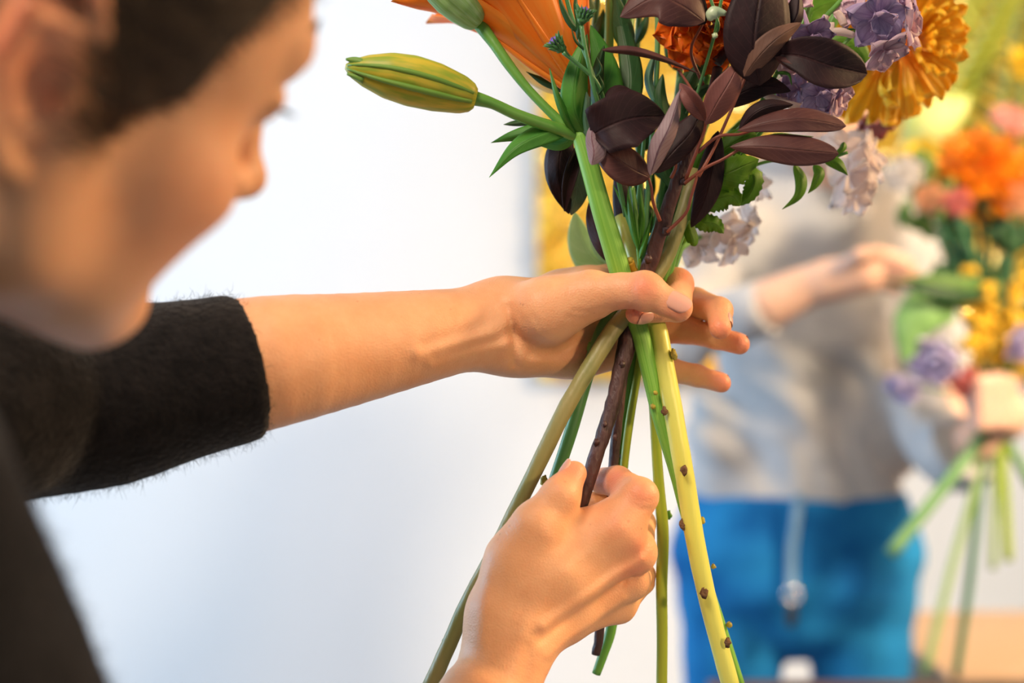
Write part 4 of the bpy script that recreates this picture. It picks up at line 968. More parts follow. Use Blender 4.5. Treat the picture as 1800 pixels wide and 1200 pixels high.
# ================================================================ asters with violet buds
for k_, (lab, pts, bx, by, tilt) in enumerate((
   ('violet aster bud beginning to open, on the upright hairy stalk by the orange lily', [(1100, 380, .84), (1075, 260, .826), (1048, 170, .812), (1030, 90, .806), (1022, 45, .806)], 1026, 27, (.3, 1)),
   ('small closed violet aster bud leaning left on a curved stalk before the lily', [(1075, 262, .828), (1062, 180, .816), (1045, 140, .81), (1015, 112, .806), (990, 92, .804)], 979, 78, (-.75, .75)))):
    e = empty('aster'); tag(e, lab, 'flower', 'violet aster buds')
    part_tube('stem', pts, [4.5, 4, 4, 3.5, 4], GD_STEM, e, n=24, seg=8)
    c = np.array(P(bx, by, .805)); up = np.array((tilt[0], -.15, tilt[1])); up /= np.linalg.norm(up); u = np.cross(up, (0, 1, 0)); u /= np.linalg.norm(u); v = np.cross(up, u)
    for ring, (rr0, h0, ct) in enumerate(((4, -14, 9), (9, -6, 12), (10, 2, 14))):
        for j in range(ct):
            a = 6.283 * j / ct + ring; dr_ = math.cos(a) * u + math.sin(a) * v; b0_ = c + up * PX(h0) + dr_ * PX(rr0)
            mb = MB(); mb.add(*tube([b0_, b0_ + dr_ * PX(3) + up * PX(6), b0_ + dr_ * PX(8 + 2 * (j % 2)) + up * PX(9 + ring * 2)], [.0007, .0008, .0001], 5, 5)); mb.build('bract', GD_STEM, e)
    for j in range(26):
        a = j * 2.4; rr_ = math.sqrt(j / 26); dr_ = math.cos(a) * u + math.sin(a) * v; b0_ = c + dr_ * PX(8) * rr_
        mb = MB(); mb.add(*tube([b0_, b0_ + up * PX(9) + dr_ * PX(1), b0_ + up * PX(15 - 4 * rr_) - dr_ * PX(1)], [.0009, .0011, .0003], 5, 5)); mb.build('petal', PUR, e)
    knob('calyx', GD_STEM, e, bx - tilt[0] * 6, by + tilt[1] * 6, .805, 10, (1, .9, 1), seed=k_)
    for q in ([(pts[2][0], pts[2][1], .812), (pts[2][0] + 12, pts[2][1] - 18, .81), (pts[2][0] + 4, pts[2][1] - 40, .808)], [(pts[3][0], pts[3][1], .806), (pts[3][0] - 18, pts[3][1] - 18, .803), (pts[3][0] - 26, pts[3][1] - 42, .802)]):
        part_leaf('leaf', G_DARK, e, q, 3, 3, kind='blade', fold=1)
e = empty('aster'); tag(e, 'aster sprig whose violet buds are cut off by the top edge', 'flower', 'violet aster buds')
part_tube('stem', [(1048, 150, .815), (1020, 70, .818), (1002, 20, .82), (990, -30, .82)], [4, 4, 4, 4], GD_STEM, e)
for q in ([(1020, 60, .815), (1002, 40, .813), (988, 12, .812), (980, -20, .812)], [(1015, 70, .815), (1018, 40, .812), (1012, 10, .812), (1014, -20, .812)]): part_leaf('leaf', G_DARK, e, q, 6, 6, kind='lance', fold=2)
# ================================================================ other greenery: each stem with its own leaves
def sprig(lab, pts, r, m_st, leaves, m_lf, group='green sprigs in the bouquet', cat='foliage', name='leafy_sprig'):
    e = empty(name); tag(e, lab, cat, group)
    part_tube('stem', pts, [r] * len(pts), m_st, e, n=30, seg=10)
    for i, lf in enumerate(leaves):
        sp_, a, kw = lf; part_leaf('leaf', m_lf, e, sp_, a, a, seed=i * 7 + len(lab), **kw)
    return e
O = dict(kind='oval', fold=3); LN = dict(kind='lance', fold=3)
sprig('thick pale green stem rising straight behind the violet aster', [(1120, 470, .87), (1085, 300, .875), (1070, 150, .88), (1074, -30, .885)], 9, G_STEM, [([(1088, 330, .87), (1100, 370, .868), (1110, 410, .868)], 9, LN)], G_LEAF)
sprig('yellowish thick stem next right, in front of bright gold gap', [(1128, 470, .872), (1098, 260, .878), (1100, 130, .88), (1112, -30, .885)], 9, G_STEM, [([(1104, 190, .876), (1085, 250, .872), (1092, 330, .87)], 12, LN)], G_DARK)
sprig('slim blue green stem with narrow leaves crossing below the flat brown leaf', [(1130, 480, .862), (1140, 320, .862), (1148, 220, .862), (1155, 110, .862), (1156, 20, .864)], 5, GD_STEM,
    [([(1150, 95, .858), (1140, 140, .855), (1152, 180, .854), (1170, 230, .856)], 8, LN), ([(1132, 400, .85), (1118, 375, .846), (1110, 345, .845), (1108, 320, .846)], 8, LN), ([(1132, 440, .85), (1150, 410, .846), (1155, 370, .846)], 6, LN)], G_BLUE)
sprig('thin dark green stalk running up through the gold gap', [(1118, 380, .86), (1132, 230, .856), (1118, 130, .856), (1104, 70, .858)], 3.5, GD_STEM, [([(1104, 90, .855), (1092, 40, .855), (1080, -20, .856)], 20, LN), ([(1128, 200, .858), (1150, 180, .86), (1160, 160, .862)], 6, LN)], G_DARK)
sprig('fine upright blades just above the fist', [(1128, 500, .846), (1122, 430, .840), (1118, 380, .838), (1112, 330, .838)], 4.5, G_STEM,
    [([(1122, 440, .838), (1112, 400, .834), (1106, 360, .834), (1104, 330, .835)], 6, LN), ([(1124, 430, .838), (1128, 380, .834), (1126, 330, .834)], 6, LN), ([(1118, 420, .838), (1100, 370, .836), (1078, 325, .838)], 5, LN), ([(1124, 455, .836), (1135, 420, .834), (1148, 370, .834)], 5, LN)], G_LEAF)
sprig('dark green stalk with folded leaves beneath the orange flower', [(1150, 470, .858), (1185, 330, .856), (1200, 220, .856), (1240, 100, .856), (1262, 40, .85)], 5, GD_STEM,
    [([(1200, 240, .85), (1198, 190, .846), (1215, 140, .844), (1232, 108, .846)], 14, O), ([(1190, 260, .855), (1170, 220, .852), (1160, 170, .852), (1165, 130, .855)], 14, O), ([(1205, 200, .848), (1225, 165, .846), (1250, 150, .846)], 12, O), ([(1180, 330, .852), (1165, 290, .85), (1160, 240, .85)], 12, O)], G_DARK)
sprig('olive green stem slanting right below the purple leaves', [(1160, 500, .855), (1185, 430, .852), (1215, 360, .852), (1260, 280, .856), (1340, 190, .862), (1420, 110, .868), (1490, -10, .874)], 9, G_STEM,
    [([(1225, 340, .85), (1245, 300, .848), (1290, 262, .85)], 9, LN)], G_LEAF)
sprig('bright green serrated leaves hanging right of the smoke bush stem', [(1168, 500, .862), (1190, 425, .862), (1230, 345, .862), (1262, 305, .864)], 10, G_STEM,
    [([(1232, 350, .855), (1262, 315, .846), (1300, 295, .842), (1334, 280, .846)], 30, dict(kind='oval', fold=4, wave=3, wf=2, ser=.1)), ([(1220, 370, .856), (1255, 350, .85), (1285, 345, .85), (1300, 362, .852)], 24, dict(kind='oval', fold=3, wave=3, wf=2, ser=.1)),
     ([(1300, 300, .858), (1325, 310, .856), (1318, 340, .856), (1296, 362, .858)], 16, dict(kind='oval', fold=4, ser=.1)), ([(1215, 380, .856), (1235, 390, .85), (1258, 395, .85), (1272, 410, .852)], 16, dict(kind='oval', fold=3, wave=2, ser=.1)),
     ([(1205, 385, .858), (1212, 405, .855), (1218, 425, .855), (1216, 432, .857)], 11, O), ([(1225, 360, .866), (1205, 400, .866), (1200, 430, .868)], 14, O), ([(1240, 330, .87), (1225, 300, .87), (1240, 260, .87)], 16, O),
     ([(1250, 290, .856), (1275, 262, .852), (1310, 240, .85), (1330, 238, .852)], 20, O)], G_BASIL)
sprig('curled green leaves dangling right under the long brown leaf', [(1300, 300, .87), (1360, 282, .866), (1440, 282, .864), (1490, 268, .862)], 3, G_STEM,
    [([(1396, 288, .862), (1408, 318, .86), (1402, 345, .86), (1375, 368, .864)], 11, LN), ([(1430, 290, .862), (1440, 305, .858), (1432, 325, .858), (1420, 340, .86)], 10, LN), ([(1448, 282, .86), (1468, 286, .856), (1480, 296, .856), (1490, 308, .858)], 11, LN), ([(1484, 250, .86), (1480, 262, .858), (1462, 274, .858)], 6, LN), ([(1350, 240, .872), (1390, 246, .87), (1430, 240, .87)], 12, LN)], G_BASIL)
sprig('thin green stem crossing between the lilac flowers at the top', [(1290, 180, .85), (1335, 125, .842), (1370, 100, .846), (1435, 45, .852), (1480, 0, .856), (1500, -20, .858)], 4.5, G_STEM, [([(1362, 128, .842), (1385, 130, .84), (1392, 150, .84)], 3, LN), ([(1430, 46, .85), (1480, 52, .85), (1520, 50, .85)], 3, LN)], G_LEAF)
sprig('broad lime green leaves behind the lilac flowers', [(1330, 190, .90), (1400, 110, .91), (1470, 40, .915), (1500, -20, .92)], 5, G_STEM,
    [([(1400, 110, .905), (1420, 60, .90), (1430, 20, .90), (1480, 0, .905)], 26, O), ([(1440, 80, .91), (1480, 70, .905), (1510, 90, .905), (1525, 120, .91)], 20, O), ([(1420, 90, .90), (1460, 84, .90), (1500, 80, .90)], 10, LN), ([(1350, 190, .90), (1330, 200, .90), (1270, 240, .90)], 14, LN)], G_BASIL)
# leaves massed behind, in the heart of the bouquet
rgb = random.Random(12)
for k_, (x0, lab) in enumerate(((1060, 'dark leafy stem deep in the bouquet, behind the lily leaves'), (1120, 'dark leafy stem deep in the bouquet, behind the middle stalks'), (1180, 'dark leafy stem deep in the bouquet, behind the orange ruffled flower'), (1235, 'dark leafy stem deep in the bouquet, behind the rosy brown leaf'))):
    tx = x0 + (x0 - 1130) * .25
    lv = []
    for j in range(9):
        t = .12 + j * .095; y = 470 - t * 500; x = 1135 + (tx - 1135) * min(1, t * 1.6); sgn = 1 if j % 2 else -1
        if k_ == 1 and 120 < y < 240: continue
        lv.append(([(x, y, .895), (x + sgn * 14, y - 30, .89), (x + sgn * rgb.uniform(16, 30), y - 62, .892)], rgb.uniform(8, 15), dict(kind='lance', fold=3)))
    sprig(lab, [(1135, 500, .88), (1135 + (tx - 1135) * .5, 330, .89), (tx, 150, .90), (tx + 10, -30, .905)], 6, GD_STEM, lv, G_DARK if k_ != 3 else G_DARK, group='dark sprigs in the heart of the bouquet')
# pods
e = empty('seed_sprig'); tag(e, 'round pale green seed pod on a thin stalk over the orange ruffled flower', 'seed pod')
part_tube('stem', [(1215, 200, .83), (1252, 75, .82), (1262, 30, .812), (1272, -20, .81)], [3, 3, 3, 3], GD_STEM, e)
part_tube('stem', [(1258, 60, .815), (1262, 40, .812), (1243, -20, .812)], [2.5, 3, 3], GD_STEM, e)
PODM = mat('pod', (.45, .60, .34), (.55, .68, .45), scale=60, rough=.35)
mb = MB(); mb.add(*tube([P(1247, 36, .803), P(1250, 28, .803), P(1256, 22, .803), P(1264, 21, .803), P(1276, 24, .803)], [.0012, .0036, .0040, .0026, .0014], 16, 12)); mb.build('pod', PODM, e)
knob('pod', PODM, e, 1257, 63, .806, 5)
# ================================================================ flowers built petal by petal
def petal_mesh(name, m_, n=9, k=7, width=.3, cup=.15, curl=.0, ruffle=0, tipw=.6, th=.012, seed=0, hook=0):
    """unit petal: base at origin, grows along +Z, outer face +Y"""
    rg_ = random.Random(seed); G = []; ph = rg_.random() * 6
    for i in range(n):
        t = i / (n - 1); w_ = width * (math.sin(math.pi * min(t, .999) ** tipw) ** .8 * .96 + .10 * (1 - t)); row = []
        for j in range(k):
            s = j / (k - 1) * 2 - 1
            y = cup * (1 - s * s) * t - curl * t * t + ruffle * t * math.sin(ph + s * 7 + 3 * t) * (.4 + .6 * abs(s))
            z = t - hook * max(0, t - .6) ** 2 * 3 + ruffle * .8 * math.sin(ph * 2 + s * 9) * t
            row.append((s * w_, y + hook * -max(0, t - .5) ** 2 * 2, z))
        G.append(row)
    V, F, uv = sheet(G, th); me = bpy.data.meshes.new(name); me.from_pydata([tuple(v) for v in V], [], F)
    ul = me.uv_layers.new(name='UVMap'); li = np.zeros(len(me.loops), np.int32); me.loops.foreach_get('vertex_index', li); ul.data.foreach_set('uv', np.array(uv)[li].astype(np.float32).ravel())
    me.polygons.foreach_set('use_smooth', np.full(len(me.polygons), True)); me.materials.append(m_); return me
def frame(ax):
    ax = Vector(ax).normalized(); u = ax.cross(Vector((.13, .2, 1))).normalized(); v = ax.cross(u); return ax, u, v
def bloom(root, c, axis, meshes, rings, seed=0, name='petal', jit=.12):
    """rings: (count, angle from axis in deg, length m, base radius m, base height m)"""
    rg_ = random.Random(seed); ax, u, v = frame(axis); c = Vector(c)
    for ri, (ct, ang, L, br, bh) in enumerate(rings):
        for j in range(ct):
            a = 6.2832 * (j + .5 * (ri % 2)) / ct + rg_.uniform(-jit, jit); an = math.radians(ang + rg_.uniform(-7, 7))
            rad = u * math.cos(a) + v * math.sin(a); z = (ax * math.cos(an) + rad * math.sin(an)).normalized(); y = (rad * math.cos(an) - ax * math.sin(an)).normalized(); x = y.cross(z)
            L_ = L * rg_.uniform(.88, 1.1)
            o = bpy.data.objects.new(name, meshes[rg_.randrange(len(meshes))]); col.objects.link(o); o.parent = root
            M = Matrix((x, y, z)).transposed().to_4x4() @ Matrix.Diagonal((L_, L_, L_, 1)); M.translation = c + rad * br + ax * bh; o.matrix_world = M
# orange ruffled flower (carnation-like) in the middle
OR = streaks('orange_petal', (.88, .14, .004), (.94, .24, .01), transl=.25, nu=6)
orp = [petal_mesh('petal', OR, width=.42, cup=.1, ruffle=.10, tipw=1.3, seed=s) for s in range(4)]
e = empty('ruffled_flower'); tag(e, 'orange ruffled flower half hidden behind the dark leaves at the top middle', 'flower')
part_tube('stem', [(1150, 470, .868), (1190, 300, .868), (1225, 190, .865), (1245, 130, .86)], [7, 7, 7, 8], G_STEM, e)
bloom(e, P(1248, 40, .848), (-.05, -.8, -.25), orp, [(9, 12, .016, .001, .006), (12, 32, .020, .003, .004), (14, 55, .023, .004, .001), (15, 80, .026, .005, -.003), (14, 105, .026, .006, -.006)], seed=4)
# big golden chrysanthemum at the top right
GO = streaks('golden_petal', (.97, .58, .02), (1.0, .74, .07), transl=.3, nu=3, c3=(.86, .28, .008))
gop = [petal_mesh('petal', GO, width=.12, cup=.10, curl=-.30, tipw=2.2, seed=s, hook=.25) for s in range(3)] + [petal_mesh('petal', GO, width=.15, cup=.12, curl=-.2, tipw=2.4, seed=9, hook=.4)]
e = empty('chrysanthemum'); tag(e, 'large golden chrysanthemum with curled petals at the top right of the held bouquet', 'flower')
part_tube('stem', [(1170, 500, .87), (1208, 360, .885), (1280, 240, .90), (1400, 150, .94), (1540, 95, .98)], [8, 8, 8, 8, 9], G_STEM, e)
bloom(e, P(1572, 72, .975), (.42, -.62, -.12), gop, [(12, 10, .030, .002, .018), (18, 26, .038, .005, .014), (22, 44, .044, .008, .008), (26, 64, .050, .010, .002), (28, 86, .055, .011, -.004), (26, 108, .057, .011, -.010), (20, 128, .052, .010, -.014)], seed=7)
knob('calyx', G_STEM, e, 1560, 80, .99, 22)
# lilac delphinium florets
LI = streaks('lilac_petal', (.50, .34, .55), (.66, .50, .68), transl=.3, nu=5)
LI2 = streaks('lilac_pink_petal', (.74, .52, .62), (.84, .66, .70), transl=.35, nu=5)
LI3 = streaks('violet_petal', (.48, .36, .60), (.64, .52, .74), transl=.3, nu=5)
def floret(lab, spots, stem_pts, name='delphinium', group='lilac delphinium spikes'):
    e = empty(name); tag(e, lab, 'flower', group)
    part_tube('stem', stem_pts, [4] * len(stem_pts), G_STEM, e)
    for i, (x, y, d, R, axis, m_) in enumerate(spots):
        pm = [petal_mesh('petal', m_, width=.50, cup=.20, curl=-.18, ruffle=.09, tipw=1.3, seed=i * 3 + s, th=.02) for s in range(3)]
        bloom(e, P(x, y, d), axis, pm, [(5, 58, PX(R, d), PX(2), 0), (4, 28, PX(R * .62, d), PX(1), PX(3))], seed=i * 5 + 1)
        ax = Vector(axis).normalized(); b0_ = P(x, y, d); mb = MB(); mb.add(*tube([b0_, b0_ - ax * PX(R * .5) + Vector((0, 0, .002)), b0_ - ax * PX(R * .95) + Vector((0, 0, .006))], [PX(5), PX(5), PX(2)], 8, 8)); mb.build('spur', m_, e)
    return e
floret('lilac delphinium spike hanging nearest the big dark leaf at the top', [(1425, 62, .832, 44, (.15, -.55, -.7), LI), (1392, 96, .838, 40, (-.2, -.5, -.8), LI2), (1402, -5, .85, 36, (-.3, -.8, .2), LI2)], [(1300, 250, .86), (1370, 120, .85), (1420, 20, .85), (1430, -30, .85)])
floret('mauve delphinium florets in front of the golden chrysanthemum', [(1545, 30, .835, 56, (0, -.75, -.6), LI3), (1552, 88, .842, 44, (.35, -.5, -.7), LI2), (1590, 45, .845, 50, (.9, -.4, .1), LI2), (1580, 8, .85, 38, (.5, -.7, .4), LI), (1500, 20, .85, 34, (-.6, -.6, .3), LI2)], [(1290, 290, .866), (1400, 160, .86), (1500, 60, .856), (1545, -20, .856)])
floret('lilac delphinium florets below the widest dark leaf', [(1440, 165, .845, 42, (.2, -.7, -.6), LI3), (1470, 170, .85, 38, (.7, -.5, -.4), LI2), (1402, 158, .852, 34, (-.7, -.6, -.2), LI), (1395, 150, .86, 30, (-.4, -.8, .3), LI2)], [(1240, 350, .87), (1330, 230, .866), (1400, 170, .862), (1450, 140, .862)])
# stamen-like curled petals of the spikes
CR = streaks('cream_petal', (.86, .66, .56), (.90, .76, .68), transl=.3)
e = empty('snapdragon'); tag(e, 'cream curled buds dangling among the lilac flowers', 'flower')
for q in ([(1500, 62, .84), (1480, 56, .838), (1462, 54, .838), (1462, 40, .838)], [(1470, 20, .84), (1478, 30, .84), (1484, 44, .84)], [(1415, 190, .85), (1375, 180, .85), (1345, 166, .85)], [(1452, 28, .845), (1445, 50, .845), (1440, 70, .845)]):
    part_tube('petal', q, [6, 8, 7, 5][:len(q)], CR, e, n=12, seg=8, wob=.06)
# blurred blush snapdragons further back
WH = streaks('blush_petal', (.95, .86, .83), (.97, .92, .90), transl=.6, nu=3)
whp = [petal_mesh('petal', WH, width=.42, cup=.2, curl=-.25, ruffle=.07, tipw=1.2, seed=s, th=.02) for s in range(4)]
def blush(lab, spots, stem_pts):
    e = empty('snapdragon'); tag(e, lab, 'flower', 'blush snapdragons at the back of the bouquet'); part_tube('stem', stem_pts, [6] * len(stem_pts), G_STEM, e)
    for i, (x, y, d, R, axis) in enumerate(spots): bloom(e, P(x, y, d), axis, whp, [(5, 56, PX(R, d), PX(3), 0), (3, 26, PX(R * .7, d), PX(2), PX(4))], seed=i + len(lab))
blush('blush white flower with frilled lip right of the curled green leaves', [(1490, 305, .965, 66, (.5, -.7, -.4)), (1522, 280, .97, 50, (.9, -.5, .2)), (1480, 262, .98, 50, (.1, -.7, .6)), (1505, 345, .962, 36, (.4, -.7, -.5))], [(1175, 500, .885), (1225, 370, .90), (1310, 262, .93), (1420, 255, .96), (1485, 275, .985)])
blush('pale pink flower low on the right just above the fingers', [(1262, 400, .95, 54, (.2, -.6, -.7)), (1290, 425, .955, 42, (.6, -.5, -.6)), (1225, 430, .96, 44, (-.3, -.7, -.6)), (1310, 385, .96, 36, (.8, -.5, .1)), (1325, 325, .965, 36, (.7, -.6, .3))], [(1172, 500, .89), (1195, 440, .92), (1240, 410, .955), (1290, 380, .975)])
PK = streaks('dusty_pink_petal', (.62, .22, .20), (.72, .32, .30), transl=.3)
pkp = [petal_mesh('petal', PK, width=.4, cup=.2, curl=-.1, tipw=1.1, seed=s, th=.02) for s in range(2)]
e = empty('tulip'); tag(e, 'dusty pink bloom hanging under the golden chrysanthemum', 'flower'); part_tube('stem', [(1180, 480, .90), (1228, 350, .95), (1320, 240, 1.0), (1440, 205, 1.04), (1530, 185, 1.05)], [6] * 5, G_STEM, e)
bloom(e, P(1528, 200, 1.05), (.35, -.3, -.9), pkp, [(6, 25, PX(62), .003, 0), (6, 45, PX(58), .004, 0)], seed=2)
# ================================================================ bouquet held by the second person
D2 = 1.86
def st2(lab, pts, r, m_):
    e = empty('flower_stem'); tag(e, lab, 'stem', 'stems of the far bouquet'); mb = MB(); mb.add(*tube([P(*q) for q in pts], [PX(x, D2) for x in ([r] * len(pts) if not isinstance(r, list) else r)], 24, 10)); mb.build('stem', m_, e); return e
GF = mat('far_green_stem', (.12, .28, .09), (.17, .34, .13), scale=20, rough=.5); GF2 = mat('far_dark_stem', (.04, .16, .07), (.06, .20, .09), scale=20, rough=.5); GF3 = mat('far_lime_stem', (.30, .42, .14), (.38, .50, .20), scale=20, rough=.5)
st2('thick green far stem leaning down left across the jeans', [(1765, 600, D2 - .02), (1745, 720, D2 - .015), (1720, 775, D2 - .03), (1640, 880, 1.80), (1566, 972, 1.78)], 11, GF)
st2('pale green far stem ending low left over the wooden table', [(1750, 600, D2), (1740, 720, D2), (1712, 860, D2), (1672, 1000, D2), (1626, 1185, D2)], 8, GF3)
st2('dark green far stem running down beside the pale one to the table', [(1742, 600, D2), (1738, 720, D2), (1722, 860, D2), (1702, 1040, D2), (1680, 1190, D2)], 7.5, GF2)
st2('short lime far stem, left one of the upright pair', [(1760, 620, D2), (1752, 780, D2), (1748, 900, D2), (1745, 1000, D2)], 7, GF3)
st2('short olive far stem, right one of the upright pair', [(1765, 620, D2), (1762, 780, D2), (1768, 900, D2), (1772, 985, D2)], 9, YG_STEM)
st2('far stem leaning down right out of the frame', [(1740, 620, D2), (1765, 760, D2), (1795, 820, D2), (1830, 880, D2)], 9, GF)
# flower heads
OC = streaks('far_orange_petal', (.96, .30, .008), (.98, .42, .02), transl=.25, c3=(.85, .14, .004))
ocp = [petal_mesh('petal', OC, width=.16, cup=.12, curl=-.15, tipw=1.4, seed=s) for s in range(3)]
e = empty('chrysanthemum'); tag(e, 'large round orange chrysanthemum on top of the far bouquet', 'flower')
mb = MB(); mb.add(*tube([P(1752, 640, D2 + .01), P(1730, 450, D2 + .02), P(1716, 310, D2 + .01)], [.004] * 3, 12, 8)); mb.build('stem', GF2, e)
bloom(e, P(1716, 298, D2), (-.25, -.5, .55), ocp, [(10, 12, .030, .002, .012), (16, 30, .040, .005, .010), (20, 52, .050, .008, .004), (24, 76, .060, .010, -.002), (24, 100, .062, .010, -.008), (18, 122, .055, .010, -.012)], seed=3)
def rose(name, lab, x, y, d, R, axis, m_, seed, to=(1752, 640)):
    e = empty(name); tag(e, lab, 'flower', None)
    pm = [petal_mesh('petal', m_, width=.5, cup=.25, curl=-.05, ruffle=.03, tipw=1.0, seed=seed + s, th=.02) for s in range(3)]
    bloom(e, P(x, y, d), axis, pm, [(4, 12, PX(R * .8, d), PX(2), 0), (6, 34, PX(R * .95, d), PX(4), 0), (7, 58, PX(R, d), PX(5), 0)], seed=seed)
    mb = MB(); mb.add(*tube([P(x, y, d), P((x + to[0]) / 2 + 6, (y + to[1]) / 2, d + .03), P(to[0], to[1], d + .02)], [.0025] * 3, 10, 8)); mb.build('stem', GF2, e)
    return e
F1 = streaks('far_pink', (.90, .45, .36), (.93, .56, .48), transl=.3); F2 = streaks('far_white', (.90, .86, .80), (.94, .90, .88), transl=.35); F3 = streaks('far_peach', (.94, .56, .30), (.95, .66, .42), transl=.3)
F4 = streaks('far_lilac', (.62, .54, .82), (.78, .72, .90), transl=.3); F5 = streaks('far_yellow', (.96, .72, .03), (.97, .80, .10), transl=.3); F6 = streaks('far_rose', (.86, .24, .22), (.90, .40, .36), transl=.3)
rose('carnation', 'pink carnation above the orange chrysanthemum', 1770, 222, 1.88, 40, (.1, -.6, .6), F1, 1)
rose('rose', 'cream white rose left of the orange chrysanthemum', 1590, 308, 1.82, 34, (-.3, -.8, .3), F2, 2)
rose('rose', 'peach rose under the left edge of the orange chrysanthemum', 1632, 350, 1.82, 30, (-.2, -.9, 0), F3, 3)
rose('carnation', 'coral carnation directly under the orange chrysanthemum', 1680, 355, 1.80, 26, (0, -.9, -.2), F6, 4)
rose('daffodil', 'bright yellow bloom between the cream rose and orange chrysanthemum', 1618, 285, 1.88, 40, (-.2, -.8, .4), F5, 5)
rose('rose', 'peach rose cut by the right edge, below the orange chrysanthemum', 1790, 350, 1.84, 42, (0, -.8, .2), F3, 6)
rose('delphinium', 'pale lilac bloom low in the far bouquet', 1645, 630, 1.80, 48, (-.3, -.8, -.3), F4, 7, (1752, 700))
rose('delphinium', 'small lilac bloom lowest on the left of the far bouquet', 1590, 675, 1.80, 34, (-.4, -.6, -.6), F4, 8, (1740, 700))
rose('delphinium', 'lilac bloom beside the hand at the right edge', 1795, 600, 1.80, 38, (.2, -.8, -.2), F4, 9, (1752, 700))
rose('rose', 'rosy pink bloom between the lilac bloom and the fist', 1692, 668, 1.80, 30, (0, -.8, -.3), F6, 10, (1752, 700))
rose('chrysanthemum', 'bright yellow bloom at the right edge under the gold foil', 1795, 118, 1.95, 34, (0, -.9, .2), F5, 12)
# goldenrod: upright spikes of tiny yellow heads
GR = mat('goldenrod', (.80, .50, .02), (.66, .38, .01), scale=200, rough=.7)
rgg = random.Random(2)
for k_, (xa, ya, xb, yb, lab) in enumerate(((1715, 640, 1708, 470, 'goldenrod spike left in the heart of the far bouquet'), (1745, 640, 1738, 500, 'goldenrod spike in the middle of the far bouquet'), (1775, 640, 1796, 480, 'goldenrod spike right in the far bouquet'))):
    e = empty('goldenrod'); tag(e, lab, 'flower', 'goldenrod spikes'); mb = MB(); mb.add(*tube([P(1750, 720, D2), P(xa, ya, D2 - .03), P(xb, yb, D2 - .04)], [.0025] * 3, 10, 6)); mb.build('stem', GF2, e)
    for j in range(34):
        t = rgg.random(); x = xa + (xb - xa) * t + rgg.gauss(0, 11); y = ya + (yb - ya) * t + rgg.gauss(0, 6)
        knob('flower_head', GR, e, x, y, D2 - .045 + rgg.gauss(0, .008), 9, (2, 2, 2), seed=j)
# foliage
def far_leaf(e, m_, sp_, w_, **kw):
    kk = dict(kind='oval', fold=6, n=14, m=7); kk.update(kw); part_leaf('leaf', m_, e, sp_, w_, w_, **kk)
FD = leafmat('far_dark_leaf', (.012, .06, .018), (.03, .10, .03), (.05, .14, .05), transl=.15); FM = leafmat('far_mid_leaf', (.08, .20, .04), (.14, .28, .05), (.2, .34, .1), transl=.25)
rgl = random.Random(9)
for k_, (cx, cy, m_, lab) in enumerate(((1640, 400, FM, 'mid green leafy sprig at the left of the far bouquet'), (1690, 430, FD, 'dark leafy sprig under the orange chrysanthemum'), (1740, 420, FD, 'dark leafy sprig right of centre in the far bouquet'), (1785, 430, FD, 'dark leafy sprig at the right edge'), (1670, 500, FD, 'dark leafy sprig behind the long drooping leaf'), (1730, 560, FM, 'mid green leafy sprig low behind the goldenrod'), (1780, 540, FD, 'dark leafy sprig low at the right edge'), (1625, 350, FM, 'light green leafy sprig beside the cream rose'))):
    e = empty('leafy_sprig'); tag(e, lab, 'foliage', 'leafy sprigs of the far bouquet')
    mb = MB(); mb.add(*tube([P(1750, 700, D2 + .02), P((cx + 1750) / 2, (cy + 700) / 2, D2 + .03), P(cx, cy - 40, D2 + .03)], [.0025] * 3, 10, 8)); mb.build('stem', GF2, e)
    for j in range(13):
        x = cx + rgl.gauss(0, 24); y = cy + rgl.gauss(0, 32); a = rgl.uniform(-2.6, -.5); L = rgl.uniform(30, 62); d = D2 + rgl.uniform(-.03, .05)
        far_leaf(e, m_, [(x, y, d), (x + L * .5 * math.cos(a), y + L * .5 * math.sin(a), d - .006), (x + L * math.cos(a), y + L * math.sin(a) + 6, d)], rgl.uniform(8, 15), seed=j)
e = empty('lily_leaf'); tag(e, 'long drooping dark green leaf sticking out left over the sleeve', 'leaf')
far_leaf(e, FD, [(1740, 520, 1.80), (1680, 520, 1.77), (1610, 505, 1.76), (1545, 490, 1.77)], 13, kind='lance', fold=4); far_leaf(e, FM, [(1735, 500, 1.80), (1690, 500, 1.78), (1630, 492, 1.77), (1580, 486, 1.775)], 16, kind='lance')
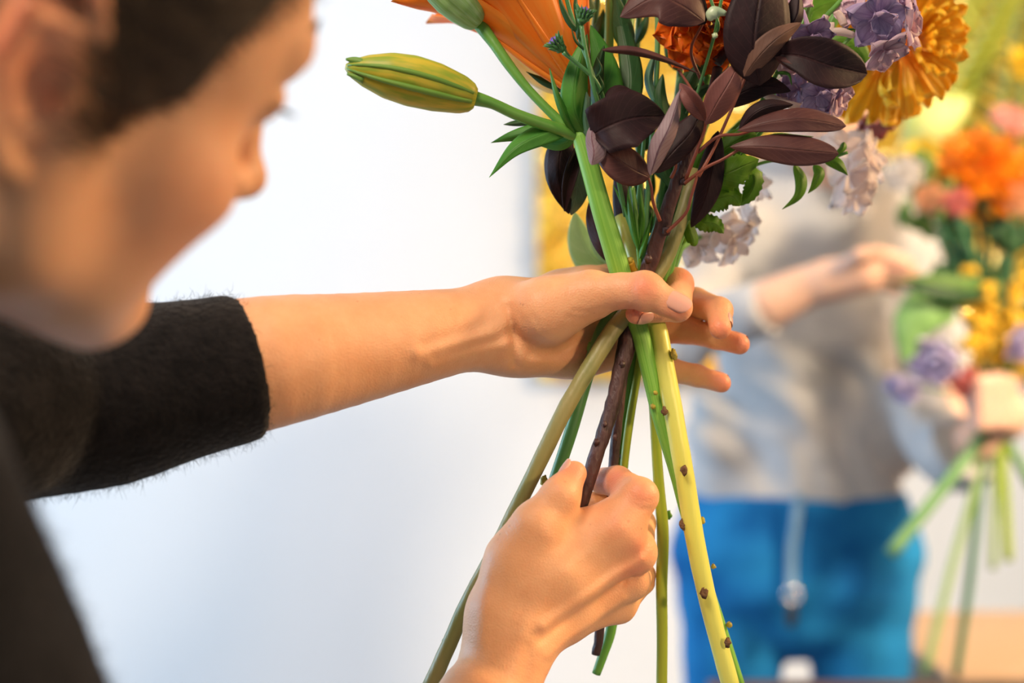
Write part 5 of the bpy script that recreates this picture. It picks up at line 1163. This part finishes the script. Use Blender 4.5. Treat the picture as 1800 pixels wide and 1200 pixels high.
e = empty('hydrangea_leaf'); tag(e, 'broad light green leaf above the pale lilac bloom', 'leaf')
far_leaf(e, leafmat('far_light_leaf', (.24, .50, .14), (.34, .60, .24), (.4, .62, .3), transl=.3), [(1680, 560, 1.80), (1640, 545, 1.78), (1605, 570, 1.78), (1590, 640, 1.79)], 44, fold=8)
# feathery yellow-green fronds rising behind the far bouquet
e = empty('palm_frond'); tag(e, 'pale yellow green feathery frond rising to the top right corner', 'foliage')
mb = MB(); mb.add(*tube([P(1610, 330, 1.98), P(1640, 220, 1.98), P(1700, 110, 1.98), P(1770, -20, 1.98)], [.004] * 4, 20, 8)); mb.build('stem', GF3, e)
for j in range(15):
    t = j / 14; x = 1625 + 130 * t ** 1.1; y = 290 - 300 * t
    far_leaf(e, G_YEL, [(x, y, 1.975), (x - 26, y - 30, 1.97), (x - 40 + 30 * t, y - 84, 1.972)], 10 + 6 * (j % 2), kind='lance'); far_leaf(e, G_YEL, [(x, y, 1.975), (x + 34, y - 12, 1.97), (x + 72, y - 34, 1.972)], 11, kind='lance')
e = empty('broad_leaf'); tag(e, 'bright pale lime leaf catching light under the golden chrysanthemum', 'leaf')
far_leaf(e, leafmat('lime_leaf', (.66, .76, .22), (.80, .86, .40), (.8, .9, .5), transl=.35), [(1590, 262, 1.93), (1625, 225, 1.91), (1660, 200, 1.91), (1705, 170, 1.93)], 44, fold=6)
e = empty('olive_frond'); tag(e, 'olive green fronds in the top right corner behind the far bouquet', 'foliage')
mb = MB(); mb.add(*tube([P(1740, 330, 2.02), P(1765, 150, 2.02), P(1800, -40, 2.02)], [.005] * 3, 14, 8)); mb.build('stem', GF2, e)
OLV = leafmat('olive_leaf', (.20, .20, .02), (.30, .27, .03), (.4, .36, .08), transl=.3)
for j in range(16):
    y = 250 - 18 * j; x = 1752 + j * 3; s = 1 if j % 2 else -1
    far_leaf(e, OLV, [(x, y, 2.015), (x + s * 34, y - 26, 2.01), (x + s * 78, y - 66, 2.015)], 15, kind='lance')
